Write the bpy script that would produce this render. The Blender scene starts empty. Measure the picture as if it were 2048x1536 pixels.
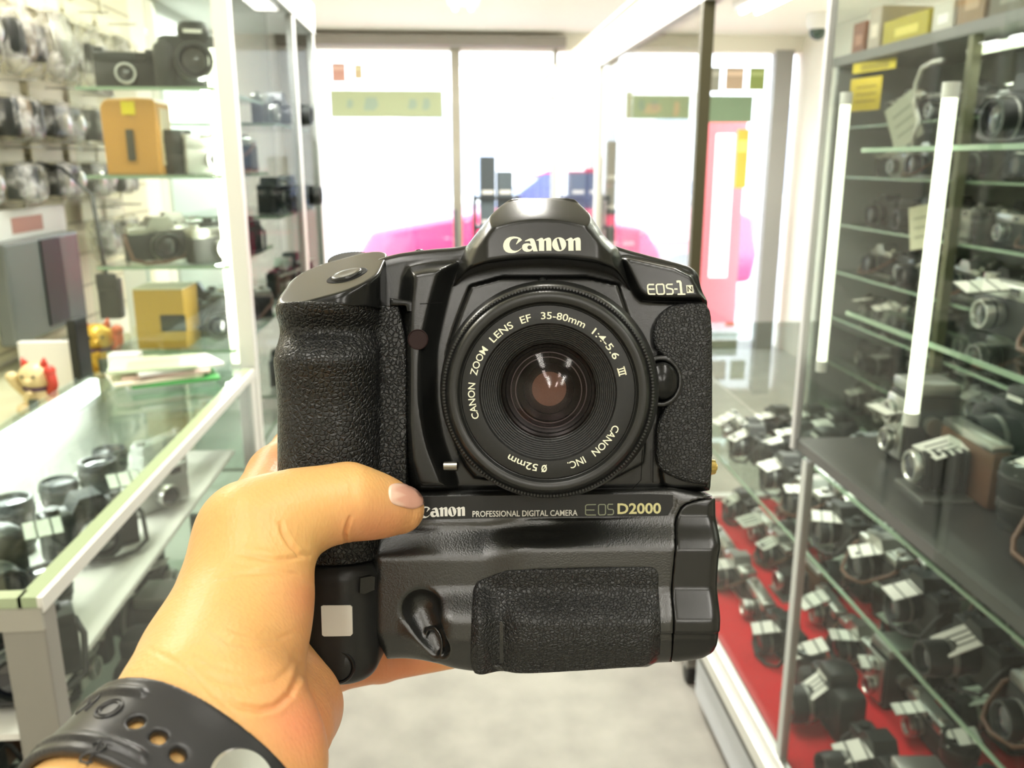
import bpy, bmesh, math, random
import numpy as np
from mathutils import Vector, Matrix

# ------------------------------------------------------------------ scene, camera, world, lights
SC = bpy.context.scene
COL = SC.collection
R = math.radians
F_PX, CZ = 1720.0, 1.45
YAW, PITCH = R(4.12), math.atan(446.0 / 1720.0)
fw = Vector((math.sin(YAW) * math.cos(PITCH), math.cos(YAW) * math.cos(PITCH), -math.sin(PITCH)))
rt = Vector((math.cos(YAW), -math.sin(YAW), 0.0))
upv = rt.cross(fw)
CAM_POS = Vector((0, 0, CZ))
M3 = Matrix((rt, upv, -fw)).transposed()
cam_d = bpy.data.cameras.new('camera')
cam_d.sensor_width = 36.0
cam_d.lens = 36.0 * F_PX / 2048.0
cam_d.clip_start = 0.02
cam_d.clip_end = 200
cam_d.dof.use_dof = True
cam_d.dof.focus_distance = 0.292
cam_d.dof.aperture_fstop = 17.0
cam = bpy.data.objects.new('camera', cam_d)
cam.matrix_world = Matrix.Translation(CAM_POS) @ M3.to_4x4()
COL.objects.link(cam)
SC.camera = cam

SC.view_settings.view_transform = 'Standard'
SC.view_settings.look = 'None'
SC.view_settings.gamma = 1.0
SC.view_settings.exposure = -0.12
SC.view_settings.use_curve_mapping = False
SC.cycles.use_denoising = True
SC.cycles.denoising_prefilter = 'ACCURATE'
SC.cycles.max_bounces = 10
SC.cycles.transparent_max_bounces = 40
SC.cycles.glossy_bounces = 5
SC.cycles.sample_clamp_indirect = 6.0
SC.cycles.caustics_reflective = False
SC.cycles.caustics_refractive = False

world = bpy.data.worlds.new('overcast_sky')
SC.world = world
world.use_nodes = True
_bg = world.node_tree.nodes['Background']
_bg.inputs[0].default_value = (0.86, 0.93, 1.0, 1)
_bg.inputs[1].default_value = 11.0


def area(name, loc, size, power, color=(1, 0.96, 0.88), rot=(0, 0, 0)):
    l = bpy.data.lights.new(name, 'AREA')
    l.shape = 'RECTANGLE'
    l.size, l.size_y = size
    l.energy = power
    l.color = color
    o = bpy.data.objects.new(name, l)
    o.location = loc
    o.rotation_euler = rot
    COL.objects.link(o)
    return o


# the shop's ceiling fluorescents and an added one brightening the left wall packs (their housings are built with the ceiling)
CEIL = 2.335
LAMPS = [(-0.30, -0.25), (0.42, -0.25), (-0.28, -2.0), (0.42, -2.0), (-0.95, 1.9), (0.1, 1.9), (0.1, 3.4), (0.1, 4.65), (1.75, 3.4), (1.75, 4.65)]
for _x, _y in LAMPS:
    near = _y < 0
    area('ceiling_tube_light', (_x, _y, CEIL - 0.075), (0.12, 1.15), (6.5 if _y > -1 else 15) if near else (17 if _x < -0.9 else 30))

# ------------------------------------------------------------------ helpers
def tag(o, label=None, cat=None, group=None, kind=None):
    if label: o['label'] = label
    if cat: o['category'] = cat
    if group: o['group'] = group
    if kind: o['kind'] = kind
    return o


def empty(name, loc=(0, 0, 0), rot=None, parent=None):
    o = bpy.data.objects.new(name, None)
    o.empty_display_size = 0.05
    o.location = loc
    if rot: o.rotation_euler = rot
    if parent: o.parent = parent
    COL.objects.link(o)
    return o


def link_mesh(name, me, mat, parent=None, smooth=False):
    me.name = name
    if mat: me.materials.append(mat)
    if smooth: me.shade_smooth()
    o = bpy.data.objects.new(name, me)
    if parent: o.parent = parent
    COL.objects.link(o)
    return o


def arrays_mesh(name, V, Fq):
    me = bpy.data.meshes.new(name)
    V = np.ascontiguousarray(V, np.float32)
    Fq = np.ascontiguousarray(Fq, np.int32)
    n = Fq.shape[1]
    me.vertices.add(len(V)); me.vertices.foreach_set('co', V.ravel())
    me.loops.add(Fq.size); me.loops.foreach_set('vertex_index', Fq.ravel())
    me.polygons.add(len(Fq))
    me.polygons.foreach_set('loop_start', np.arange(0, Fq.size, n, dtype=np.int32))
    me.update(calc_edges=True)
    return me


class MB:
    """collects simple shapes into one mesh"""
    def __init__(s): s.bm = bmesh.new()

    def box(s, x0, x1, y0, y1, z0, z1, bev=0.0, rot=None, piv=None):
        m = Matrix.Translation(((x0 + x1) / 2, (y0 + y1) / 2, (z0 + z1) / 2)) @ Matrix.Diagonal((abs(x1 - x0), abs(y1 - y0), abs(z1 - z0), 1))
        r = bmesh.ops.create_cube(s.bm, size=1.0, matrix=m)
        vs = r['verts']
        if bev > 0:
            es = list({e for v in vs for e in v.link_edges})
            rb = bmesh.ops.bevel(s.bm, geom=es, offset=bev, segments=2, affect='EDGES', profile=0.5)
            vs = list({v for f in rb['faces'] for v in f.verts} | {v for v in vs if v.is_valid})
        if rot is not None:
            c = Vector(piv or ((x0 + x1) / 2, (y0 + y1) / 2, (z0 + z1) / 2))
            bmesh.ops.rotate(s.bm, verts=vs, cent=c, matrix=rot)
        return s

    def cyl(s, p0, p1, r0, r1=None, n=16, caps=True):
        r1 = r0 if r1 is None else r1
        p0, p1 = Vector(p0), Vector(p1)
        d = p1 - p0
        q = d.to_track_quat('Z', 'Y').to_matrix().to_4x4()
        bmesh.ops.create_cone(s.bm, cap_ends=caps, segments=n, radius1=r0, radius2=r1, depth=d.length,
                              matrix=Matrix.Translation((p0 + p1) / 2) @ q)
        return s

    def lathe(s, prof, axis='Z', cen=(0, 0, 0), n=24, caps=True):
        """prof: (r, h) list turned about an axis"""
        rings = []
        for r, h in prof:
            ring = []
            for i in range(n):
                a = 2 * math.pi * i / n
                if axis == 'Z': p = (r * math.cos(a), r * math.sin(a), h)
                elif axis == 'Y': p = (r * math.cos(a), h, r * math.sin(a))
                else: p = (h, r * math.cos(a), r * math.sin(a))
                ring.append(s.bm.verts.new(Vector(p) + Vector(cen)))
            rings.append(ring)
        for a, b in zip(rings, rings[1:]):
            for i in range(n):
                s.bm.faces.new((a[i], a[(i + 1) % n], b[(i + 1) % n], b[i]))
        if caps and prof[0][0] > 1e-3: s.bm.faces.new(list(reversed(rings[0])))
        if caps and prof[-1][0] > 1e-3: s.bm.faces.new(rings[-1])
        return s

    def tube(s, pts, r, n=8, closed=False):
        pts = [Vector(p) for p in pts]
        m = len(pts)
        rings = []
        prev = None
        for i, p in enumerate(pts):
            if closed: t = pts[(i + 1) % m] - pts[i - 1]
            else: t = pts[min(i + 1, m - 1)] - pts[max(i - 1, 0)]
            t.normalize()
            if prev is None:
                a = Vector((0, 0, 1)) if abs(t.z) < 0.9 else Vector((1, 0, 0))
                u = t.cross(a).normalized()
            else:
                u = (prev - t * prev.dot(t)).normalized()
            prev = u
            v = t.cross(u)
            rr = r[i] if isinstance(r, (list, tuple)) else r
            rings.append([s.bm.verts.new(p + (u * math.cos(2 * math.pi * k / n) + v * math.sin(2 * math.pi * k / n)) * rr) for k in range(n)])
        pairs = list(zip(rings, rings[1:])) + ([(rings[-1], rings[0])] if closed else [])
        for a, b in pairs:
            for k in range(n):
                s.bm.faces.new((a[k], a[(k + 1) % n], b[(k + 1) % n], b[k]))
        if not closed:
            s.bm.faces.new(list(reversed(rings[0]))); s.bm.faces.new(rings[-1])
        return s

    def prism(s, pts, z0, z1):
        """polygon in XY extruded along Z"""
        a = [s.bm.verts.new((x, y, z0)) for x, y in pts]
        b = [s.bm.verts.new((x, y, z1)) for x, y in pts]
        n = len(pts)
        s.bm.faces.new(list(reversed(a))); s.bm.faces.new(b)
        for i in range(n):
            s.bm.faces.new((a[i], a[(i + 1) % n], b[(i + 1) % n], b[i]))
        return s

    def ball(s, c, r, sc=(1, 1, 1), n=12):
        bmesh.ops.create_uvsphere(s.bm, u_segments=n, v_segments=max(6, n // 2 + 2), radius=r,
                                  matrix=Matrix.Translation(c) @ Matrix.Diagonal((*sc, 1)))
        return s

    def xform(s, m):
        bmesh.ops.transform(s.bm, matrix=m, verts=s.bm.verts[:])
        return s

    def build(s, name, mat, parent=None, smooth=False, bevel=0.0):
        bmesh.ops.recalc_face_normals(s.bm, faces=s.bm.faces[:])
        me = bpy.data.meshes.new(name)
        s.bm.to_mesh(me); s.bm.free()
        o = link_mesh(name, me, mat, parent)
        if smooth: me.shade_smooth()
        if smooth == 'auto':
            me.shade_smooth(); me.set_sharp_from_angle(angle=R(35))
        return o


def copy_tree(o, parent=None):
    c = o.copy()
    COL.objects.link(c)
    c.parent = parent
    for ch in o.children: copy_tree(ch, c)
    return c


# ------------------------------------------------------------------ materials
def mat(name, col, rough=0.5, metal=0.0, spec=0.5, emit=0, emit_col=None, coat=0.0, alpha=1.0):
    m = bpy.data.materials.new(name)
    m.use_nodes = True
    b = m.node_tree.nodes['Principled BSDF']
    b.inputs['Base Color'].default_value = (*col, 1)
    b.inputs['Roughness'].default_value = rough
    b.inputs['Metallic'].default_value = metal
    b.inputs['Specular IOR Level'].default_value = spec
    b.inputs['Coat Weight'].default_value = coat
    if emit:
        b.inputs['Emission Color'].default_value = (*(emit_col or col), 1)
        b.inputs['Emission Strength'].default_value = emit
    b.inputs['Alpha'].default_value = alpha
    return m


def N(m, typ, **kw):
    n = m.node_tree.nodes.new(typ)
    for k, v in kw.items():
        if k in n.inputs.keys(): n.inputs[k].default_value = v
        else: setattr(n, k, v)
    return n


def L(m, a, b): m.node_tree.links.new(a, b)


def bump(m, scale, dist, kind='noise', detail=4, rough=0.6, strength=1.0, coords='Object', stretch=None):
    """procedural relief in object space"""
    tc = N(m, 'ShaderNodeTexCoord')
    src = tc.outputs[coords]
    if stretch:
        mp = N(m, 'ShaderNodeMapping'); mp.inputs['Scale'].default_value = stretch
        L(m, src, mp.inputs['Vector']); src = mp.outputs[0]
    if kind == 'noise':
        t = N(m, 'ShaderNodeTexNoise'); t.inputs['Scale'].default_value = scale
        t.inputs['Detail'].default_value = detail; t.inputs['Roughness'].default_value = rough
        out = t.outputs[0]
    else:
        nz = N(m, 'ShaderNodeTexNoise'); nz.inputs['Scale'].default_value = scale * 0.55
        L(m, src, nz.inputs['Vector'])
        mx = N(m, 'ShaderNodeMixRGB', blend_type='ADD'); mx.inputs[0].default_value = 0.9 / scale
        L(m, src, mx.inputs[1]); L(m, nz.outputs['Color'], mx.inputs[2])
        t = N(m, 'ShaderNodeTexVoronoi'); t.inputs['Scale'].default_value = scale
        t.feature = 'DISTANCE_TO_EDGE'
        src = mx.outputs[0]
        inv = N(m, 'ShaderNodeMapRange', interpolation_type='SMOOTHSTEP'); inv.inputs['From Max'].default_value = 0.22
        L(m, t.outputs['Distance'], inv.inputs['Value']); out = inv.outputs[0]
    L(m, src, t.inputs['Vector'])
    bp = N(m, 'ShaderNodeBump'); bp.inputs['Distance'].default_value = dist; bp.inputs['Strength'].default_value = strength
    L(m, out, bp.inputs['Height'])
    L(m, bp.outputs[0], m.node_tree.nodes['Principled BSDF'].inputs['Normal'])
    return t


def vary(m, c1, c2, scale, detail=3, lo=0.35, hi=0.65, coords='Object'):
    tc = N(m, 'ShaderNodeTexCoord')
    t = N(m, 'ShaderNodeTexNoise'); t.inputs['Scale'].default_value = scale; t.inputs['Detail'].default_value = detail
    L(m, tc.outputs[coords], t.inputs['Vector'])
    r = N(m, 'ShaderNodeValToRGB')
    r.color_ramp.elements[0].position = lo; r.color_ramp.elements[0].color = (*c1, 1)
    r.color_ramp.elements[1].position = hi; r.color_ramp.elements[1].color = (*c2, 1)
    L(m, t.outputs[0], r.inputs[0])
    L(m, r.outputs[0], m.node_tree.nodes['Principled BSDF'].inputs['Base Color'])
    return r


def glass_pane(name, tint=(0.93, 0.97, 0.95), refl=1.0, rough=0.0, ior=1.5):
    """thin clear sheet: lets light straight through, mirrors by Fresnel"""
    m = bpy.data.materials.new(name); m.use_nodes = True
    nt = m.node_tree; nt.nodes.clear()
    out = nt.nodes.new('ShaderNodeOutputMaterial')
    tr = nt.nodes.new('ShaderNodeBsdfTransparent'); tr.inputs[0].default_value = (*tint, 1)
    gl = nt.nodes.new('ShaderNodeBsdfGlossy'); gl.inputs['Roughness'].default_value = rough
    gl.inputs[0].default_value = (refl, refl, refl, 1)
    # Schlick reflectance, the same from either side of the thin sheet
    f0 = ((ior - 1) / (ior + 1)) ** 2
    lw = nt.nodes.new('ShaderNodeLayerWeight'); lw.inputs[0].default_value = 0.5
    pw = nt.nodes.new('ShaderNodeMath'); pw.operation = 'POWER'; pw.inputs[1].default_value = 5
    ma = nt.nodes.new('ShaderNodeMath'); ma.operation = 'MULTIPLY_ADD'; ma.inputs[1].default_value = 1 - f0; ma.inputs[2].default_value = f0
    mx = nt.nodes.new('ShaderNodeMixShader')
    nt.links.new(lw.outputs['Facing'], pw.inputs[0]); nt.links.new(pw.outputs[0], ma.inputs[0])
    nt.links.new(ma.outputs[0], mx.inputs[0]); nt.links.new(tr.outputs[0], mx.inputs[1])
    nt.links.new(gl.outputs[0], mx.inputs[2]); nt.links.new(mx.outputs[0], out.inputs[0])
    return m


# ------------------------------------------------------------------ signed distance modelling (mm)
DREF = 320.0
K0 = DREF / F_PX


def kz(z): return K0 * (1 - z / DREF)
def PX(px, z=0.0): return (px - 1024.0) * kz(z)
def PY(py, z=0.0): return (768.0 - py) * kz(z)
def P3(px, py, z): return np.array((PX(px, z), PY(py, z), z), float)


def poly(pts, z=0.0, smooth=2):
    q = np.array([(PX(p[0], p[2] if len(p) > 2 else z), PY(p[1], p[2] if len(p) > 2 else z)) for p in pts])
    for _ in range(smooth):
        nx = np.roll(q, -1, 0)
        q = np.stack([q * 0.8 + nx * 0.2, q * 0.2 + nx * 0.8], 1).reshape(-1, 2)
    return q


class Grid:
    def __init__(s, x0, x1, y0, y1, z0, z1, h):
        s.h = h
        s.o = np.array((x0, y0, z0), float)
        s.x = np.arange(x0, x1, h, dtype=np.float32); s.y = np.arange(y0, y1, h, dtype=np.float32); s.z = np.arange(z0, z1, h, dtype=np.float32)
        s.X = s.x[:, None, None]; s.Y = s.y[None, :, None]; s.Z = s.z[None, None, :]

    def p2(s, q):
        """2-D polygon distance on the XY plane of the grid"""
        x = s.x[:, None]; y = s.y[None, :]
        d = np.full((len(s.x), len(s.y)), 1e9, np.float32); ins = np.zeros(d.shape, bool)
        for a, b in zip(q, np.roll(q, -1, 0)):
            ex, ey = b - a; L2 = ex * ex + ey * ey + 1e-12
            wx = x - a[0]; wy = y - a[1]
            t = np.clip((wx * ex + wy * ey) / L2, 0, 1)
            d = np.minimum(d, (wx - t * ex) ** 2 + (wy - t * ey) ** 2)
            c = ((a[1] > y) != (b[1] > y)) & (wx < ex * wy / (ey if abs(ey) > 1e-9 else 1e-9))
            ins ^= c
        d = np.sqrt(d)
        return np.where(ins, -d, d).astype(np.float32)


def rext(g, d2, zf, zb, r, rb=None):
    """outline d2 (2-D field) extruded from zb to the front height zf (number or 2-D field), edges rounded by r"""
    d2 = d2[:, :, None]
    zf = zf[:, :, None] if isinstance(zf, np.ndarray) else zf
    a = d2 + r
    b = np.maximum(g.Z - zf, zb - g.Z) + r
    return np.minimum(np.maximum(a, b), 0) + np.sqrt(np.maximum(a, 0) ** 2 + np.maximum(b, 0) ** 2) - r


def smin(a, b, k):
    h = np.maximum(k - np.abs(a - b), 0) / k
    return np.minimum(a, b) - h * h * k * 0.25


def smax(a, b, k): return -smin(-a, -b, k)


def sstep(x): 
    x = np.clip(x, 0, 1)
    return x * x * (3 - 2 * x)


def capsule(X, Y, Z, a, b, ra, rb):
    a = np.asarray(a, float); b = np.asarray(b, float)
    e = b - a; L2 = float(e @ e)
    wx, wy, wz = X - a[0], Y - a[1], Z - a[2]
    t = np.clip((wx * e[0] + wy * e[1] + wz * e[2]) / L2, 0, 1)
    return np.sqrt((wx - t * e[0]) ** 2 + (wy - t * e[1]) ** 2 + (wz - t * e[2]) ** 2) - (ra + (rb - ra) * t)


def nets(g, v):
    """naive surface nets: field -> vertices (mm) and quads"""
    s = v < 0
    cnt = np.zeros(tuple(n - 1 for n in v.shape), np.uint8)
    cr = [(i, j, k) for i in (0, 1) for j in (0, 1) for k in (0, 1)]
    nx, ny, nz = cnt.shape
    for i, j, k in cr: cnt += s[i:i + nx, j:j + ny, k:k + nz]
    act = np.argwhere((cnt > 0) & (cnt < 8))
    vals = np.stack([v[act[:, 0] + i, act[:, 1] + j, act[:, 2] + k] for i, j, k in cr], 1).astype(np.float64)
    acc = np.zeros((len(act), 3)); w = np.zeros(len(act))
    ca = np.array(cr, float)
    for a in range(8):
        for b in range(a + 1, 8):
            if np.abs(ca[a] - ca[b]).sum() != 1: continue
            m = (vals[:, a] < 0) != (vals[:, b] < 0)
            t = vals[m, a] / (vals[m, a] - vals[m, b])
            acc[m] += ca[a] + t[:, None] * (ca[b] - ca[a]); w[m] += 1
    V = (act + acc / w[:, None]) * g.h + g.o
    idx = np.full(cnt.shape, -1, np.int32); idx[tuple(act.T)] = np.arange(len(act))
    quads = []
    for ax in range(3):
        u, w_ = (ax + 1) % 3, (ax + 2) % 3
        sl0 = [slice(None)] * 3; sl1 = [slice(None)] * 3
        sl0[ax] = slice(0, -1); sl1[ax] = slice(1, None)
        a, b = s[tuple(sl0)], s[tuple(sl1)]
        e = np.argwhere(a != b)
        e = e[(e[:, u] > 0) & (e[:, w_] > 0) & (e[:, u] < cnt.shape[u]) & (e[:, w_] < cnt.shape[w_]) & (e[:, ax] < cnt.shape[ax])]
        flip = a[tuple(e.T)]
        def c(du, dw):
            q = e.copy(); q[:, u] -= du; q[:, w_] -= dw
            return idx[tuple(q.T)]
        q = np.stack([c(1, 1), c(0, 1), c(0, 0), c(1, 0)], 1)
        q[~flip] = q[~flip][:, ::-1]
        quads.append(q)
    Fq = np.concatenate(quads)
    Fq = Fq[(Fq >= 0).all(1)]
    return V, Fq


def sdf_part(name, g, v, material, parent):
    V, Fq = nets(g, v)
    me = arrays_mesh(name, V * 0.001, Fq)
    me.shade_smooth()
    return link_mesh(name, me, material, parent, smooth=True)


def curve_fill(name, loops, material, parent, depth=0.0, fn=None, sub=None):
    """filled flat shape (holes by even-odd) from closed point loops in mm; fn maps 2-D to 3-D points in mm"""
    cu = bpy.data.curves.new(name, 'CURVE'); cu.dimensions = '2D'; cu.fill_mode = 'BOTH'
    for lp in loops:
        sp = cu.splines.new('POLY'); sp.points.add(len(lp) - 1)
        for p, q in zip(sp.points, lp): p.co = (q[0], q[1], 0, 1)
        sp.use_cyclic_u = True
    cu.extrude = depth
    return curve_to_part(name, cu, material, parent, fn)


def curve_to_part(name, cu, material, parent, fn=None):
    o = bpy.data.objects.new(name, cu); COL.objects.link(o)
    bpy.context.view_layer.update()
    me = bpy.data.meshes.new_from_object(o.evaluated_get(bpy.context.evaluated_depsgraph_get()))
    bpy.data.objects.remove(o); bpy.data.curves.remove(cu)
    n = len(me.vertices); co = np.empty(n * 3, np.float32); me.vertices.foreach_get('co', co); co = co.reshape(-1, 3)
    if fn: co = fn(co)
    me.vertices.foreach_set('co', (np.asarray(co, np.float32) * 0.001).ravel()); me.update()
    me.materials.clear()
    return link_mesh(name, me, material, parent)


def text_mesh(name, body, size, material, parent, fn=None, bold=0.0, sx=1.0, extrude=0.06):
    cu = bpy.data.curves.new(name, 'FONT'); cu.body = body; cu.size = size; cu.offset = bold; cu.extrude = extrude
    cu.resolution_u = 3; cu.space_character = 1.0
    return curve_to_part(name, cu, material, parent, fn)


def strokes(name, lines, width, material, parent, fn, thick=0.1):
    """ribbon strokes (mm) with square joints; lines = list of (points, closed[, width])"""
    bm = bmesh.new()
    for ln in lines:
        pts, closed = ln[0], ln[1]; w = (ln[2] if len(ln) > 2 else width) / 2
        pts = [Vector(p) for p in pts]; m = len(pts)
        L_, R_ = [], []
        for i in range(m):
            if closed: a, b = pts[i] - pts[i - 1], pts[(i + 1) % m] - pts[i]
            else:
                a = pts[i] - pts[i - 1] if i else pts[1] - pts[0]
                b = pts[i + 1] - pts[i] if i < m - 1 else a
            a.normalize(); b.normalize()
            na, nb = Vector((-a.y, a.x)), Vector((-b.y, b.x))
            n = (na + nb); n = n / max(n.length_squared / 2, 0.35)
            L_.append(pts[i] + n * w); R_.append(pts[i] - n * w)
        lv = [bm.verts.new((*p, 0)) for p in L_]; rv = [bm.verts.new((*p, 0)) for p in R_]
        for i in range(m if closed else m - 1):
            j = (i + 1) % m
            bm.faces.new((rv[i], rv[j], lv[j], lv[i]))
    r = bmesh.ops.extrude_face_region(bm, geom=bm.faces[:])
    for v in r['geom']:
        if isinstance(v, bmesh.types.BMVert): v.co.z -= thick
    me = bpy.data.meshes.new(name); bm.to_mesh(me); bm.free()
    n = len(me.vertices); co = np.empty(n * 3, np.float32); me.vertices.foreach_get('co', co); co = fn(co.reshape(-1, 3))
    me.vertices.foreach_set('co', (np.asarray(co, np.float32) * 0.001).ravel()); me.update()
    return link_mesh(name, me, material, parent)

# ================================================================== the shop: shell and street front
def st(o): o['kind'] = 'structure'; return o
cream = mat('cream_paint', (0.90, 0.87, 0.76), 0.6)
white_paint = mat('white_paint', (0.85, 0.85, 0.82), 0.5)
alu = mat('brushed_aluminium', (0.58, 0.58, 0.55), 0.38, metal=0.85)
alu_light = mat('pale_aluminium', (0.78, 0.78, 0.74), 0.4, metal=0.35)
bronze = mat('dark_bronze_frame', (0.10, 0.09, 0.05), 0.45, metal=0.4)
carpet = mat('grey_carpet', (0.5, 0.49, 0.44), 0.95, spec=0.1)
_r = vary(carpet, (0.37, 0.36, 0.32), (0.47, 0.455, 0.405), 9, 6, 0.3, 0.72)
bump(carpet, 420, 0.002, detail=3)
FY = 6.6      # street window plane
XL, XR, YB = -1.18, 2.62, -3.4
b = MB(); b.box(XL - 0.1, XR + 0.1, YB, FY + 0.1, -0.1, 0.0); st(b.build('floor', carpet))
b = MB(); b.box(XL - 0.1, XR + 0.1, YB, FY + 0.1, CEIL, CEIL + 0.12); st(b.build('ceiling', cream))
b = MB(); b.box(XL - 0.1, XL, YB, FY + 0.1, 0, CEIL); st(b.build('wall_left', cream))
b = MB(); b.box(XR, XR + 0.1, YB, FY + 0.1, 0, CEIL); st(b.build('wall_right', cream))
b = MB(); b.box(XL - 0.1, XR + 0.1, YB - 0.1, YB, 0, CEIL); st(b.build('wall_back', cream))
b = MB(); b.box(XL, XR, FY - 0.02, FY + 0.12, 2.22, CEIL)
st(b.build('wall_front', cream))
b = MB(); b.box(XL, 0.85, FY - 0.14, FY - 0.02, 2.235, 2.305); st(b.build('trim_1', mat('grey_shutter_box', (0.32, 0.30, 0.27), 0.6)))
shopglass = glass_pane('window_glass', (0.97, 0.985, 0.98))
fr = mat('shopfront_frame', (0.42, 0.40, 0.33), 0.45, metal=0.3)
for i, (x0, x1) in enumerate(((-1.18, 0.03), (0.10, 0.79), (0.80, 1.32), (1.36, 1.86), (1.90, 2.42))):
    w = st(MB().box(x0, x1, FY + 0.02, FY + 0.03, 0.06, 2.24).build('window_%d' % (i + 1), shopglass))
    MB().box(x0 - 0.0, x1, FY, FY + 0.05, 0.0, 0.06).build('window_sill', fr, w)
for i, (x0, x1, mm) in enumerate(((0.03, 0.10, fr), (0.775, 0.805, fr), (1.32, 1.36, fr), (1.86, 1.90, fr), (2.42, 2.56, mat('grey_pillar', (0.35, 0.35, 0.33), 0.6)), (-1.18, -0.93, white_paint))):
    st(MB().box(x0, x1, FY - 0.03, FY + 0.06, 0.0, 2.24).build('trim_%d' % (i + 2), mm))
b = MB(); b.cyl((0.045, FY - 0.03, 0.86), (0.045, FY - 0.075, 0.86), 0.011); b.cyl((0.045, FY - 0.07, 0.72), (0.045, FY - 0.07, 1.1), 0.013)
tag(b.build('door_handle', mat('dark_handle', (0.12, 0.12, 0.12), 0.4), smooth='auto'), 'dark upright pull handle on the mullion beside the glass entrance door', 'handle')

# green sign films on the glass
film = mat('green_sign_film', (0.52, 0.60, 0.38), 0.6)
film_d = mat('dark_green_sign_film', (0.22, 0.32, 0.2), 0.6)
blot = mat('teal_marks', (0.40, 0.52, 0.42), 0.6)
def film_band(x0, x1, z0, z1, m, marks, lab, mm):
    o = MB().box(x0, x1, FY - 0.006, FY + 0.004, z0, z1).build('sign_band', m)
    tag(o, lab, 'sign', 'green bands across the street windows')
    for mx, w_, h_ in marks:
        b = MB(); b.prism([(mx - w_ / 2, -h_ / 2), (mx - w_ * 0.3, h_ / 2), (mx + w_ * 0.35, h_ / 2), (mx + w_ / 2, -h_ * 0.1), (mx + w_ * 0.2, -h_ / 2)], 0, 0.003)
        b.xform(Matrix.Translation((0, FY - 0.006, (z0 + z1) / 2)) @ Matrix.Rotation(R(90), 4, 'X'))
        b.build('sign_mark', mm, o)
film_band(-0.84, -0.03, 1.755, 1.945, film, ((-0.70, 0.05, 0.06), (-0.55, 0.11, 0.09), (-0.25, 0.07, 0.07), (-0.15, 0.06, 0.08)), 'pale green sign band on the left street window', blot)
film_band(1.37, 1.80, 1.73, 1.92, film_d, ((1.52, 0.14, 0.07), (1.7, 0.05, 0.1)), 'green sign band on the street window left of the dark bronze post', mat('orange_marks', (0.6, 0.35, 0.22), 0.6))
film_band(1.92, 2.28, 1.73, 1.92, film_d, (), 'plain green sign band on the street window right of the dark bronze post', blot)

# posters and stickers high on the windows
for x0, x1, z0, z1, c, lab in ((-0.82, -0.72, 2.0, 2.13, (0.8, 0.45, 0.38), 'small pink poster high on the left street window'), (-0.66, -0.60, 2.02, 2.12, (0.8, 0.65, 0.4), 'small peach sticker high on the left street window'),
                               (1.95, 2.02, 1.95, 2.12, (0.35, 0.36, 0.3), 'narrow grey poster high on the right street window'), (2.06, 2.2, 1.96, 2.12, (0.55, 0.42, 0.3), 'brown poster high on the right street window'), (2.24, 2.36, 1.96, 2.12, (0.30, 0.38, 0.12), 'olive green poster high on the right street window'),
                               (2.18, 2.27, 1.25, 1.68, (0.75, 0.6, 0.1), 'tall yellow poster on the right street window'), (1.42, 1.52, 0.9, 1.72, (0.7, 0.72, 0.8), 'tall pale blue poster on the street window'),
                               (0.84, 0.93, 1.86, 2.15, (0.75, 0.5, 0.4), 'tall pale pink strip poster beside the entrance door')):
    o = MB().box(x0, x1, FY - 0.004, FY + 0.006, z0, z1).build('poster', mat('poster_ink', c, 0.6)); tag(o, lab, 'poster')
    MB().box(x0 + 0.01, x1 - 0.01, FY - 0.006, FY - 0.004, z0 + (z1 - z0) * 0.62, z0 + (z1 - z0) * 0.82).build('printed_panel', mat('poster_light', tuple(min(1, v * 1.35 + 0.1) for v in c), 0.6), o)

# ceiling lamps
tube_m = mat('lamp_tube', (1, 1, 1), 0.4, emit=9, emit_col=(1, 0.97, 0.9))
LAMPN = ('left batten on the ceiling just behind the viewer', 'right batten on the ceiling just behind the viewer', 'left batten on the ceiling far behind the viewer', 'right batten on the ceiling far behind the viewer',
         'batten added over the left wall packs to brighten them', 'batten over the aisle nearest the held camera', 'batten over the middle of the aisle', 'batten over the aisle nearest the entrance', 'batten over the right side, nearer one', 'batten over the right side, nearest the street window')
for i, (x, y) in enumerate(LAMPS):
    o = empty('ceiling_lamp', (x, y, CEIL))
    o['category'] = 'lamp'; o['group'] = 'fluorescent ceiling lamps'; o['label'] = 'white fluorescent ' + LAMPN[i]
    MB().box(-0.09, 0.09, -0.62, 0.62, -0.035, 0.0, 0.006).build('housing', white_paint, o)
    for s in (-0.045, 0.045):
        MB().cyl((s, -0.58, -0.052), (s, 0.58, -0.052), 0.014).build('tube', tube_m, o, smooth='auto')

# ------------------------------------------------------------------ the street outside
st(MB().box(-14, 16, FY + 0.2, 7.9, -0.15, -0.03).build('pavement', mat('pale_paving', (0.6, 0.6, 0.6), 0.8)))
st(MB().box(-14, 16, 7.9, 22, -0.2, -0.12).build('road', mat('grey_asphalt', (0.3, 0.3, 0.32), 0.9)))
o = empty('opposite_building', (0, 17, -0.1)); tag(o, 'pale building across the street behind the red car', 'building')
MB().box(-12, 14, 0, 4, 0, 8).build('wall', mat('pale_render', (0.8, 0.8, 0.8), 0.8), o)
for x in (-8, -4.4, -0.8, 2.8, 6.4, 10):
    w = MB().box(x, x + 1.7, -0.06, 0.0, 0.9, 2.6).build('window', mat('blue_grey_glazing', (0.35, 0.4, 0.5), 0.3), o)
    MB().box(x - 0.1, x + 1.8, -0.1, 0.0, 0.78, 0.9).build('sill', white_paint, w)
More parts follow.
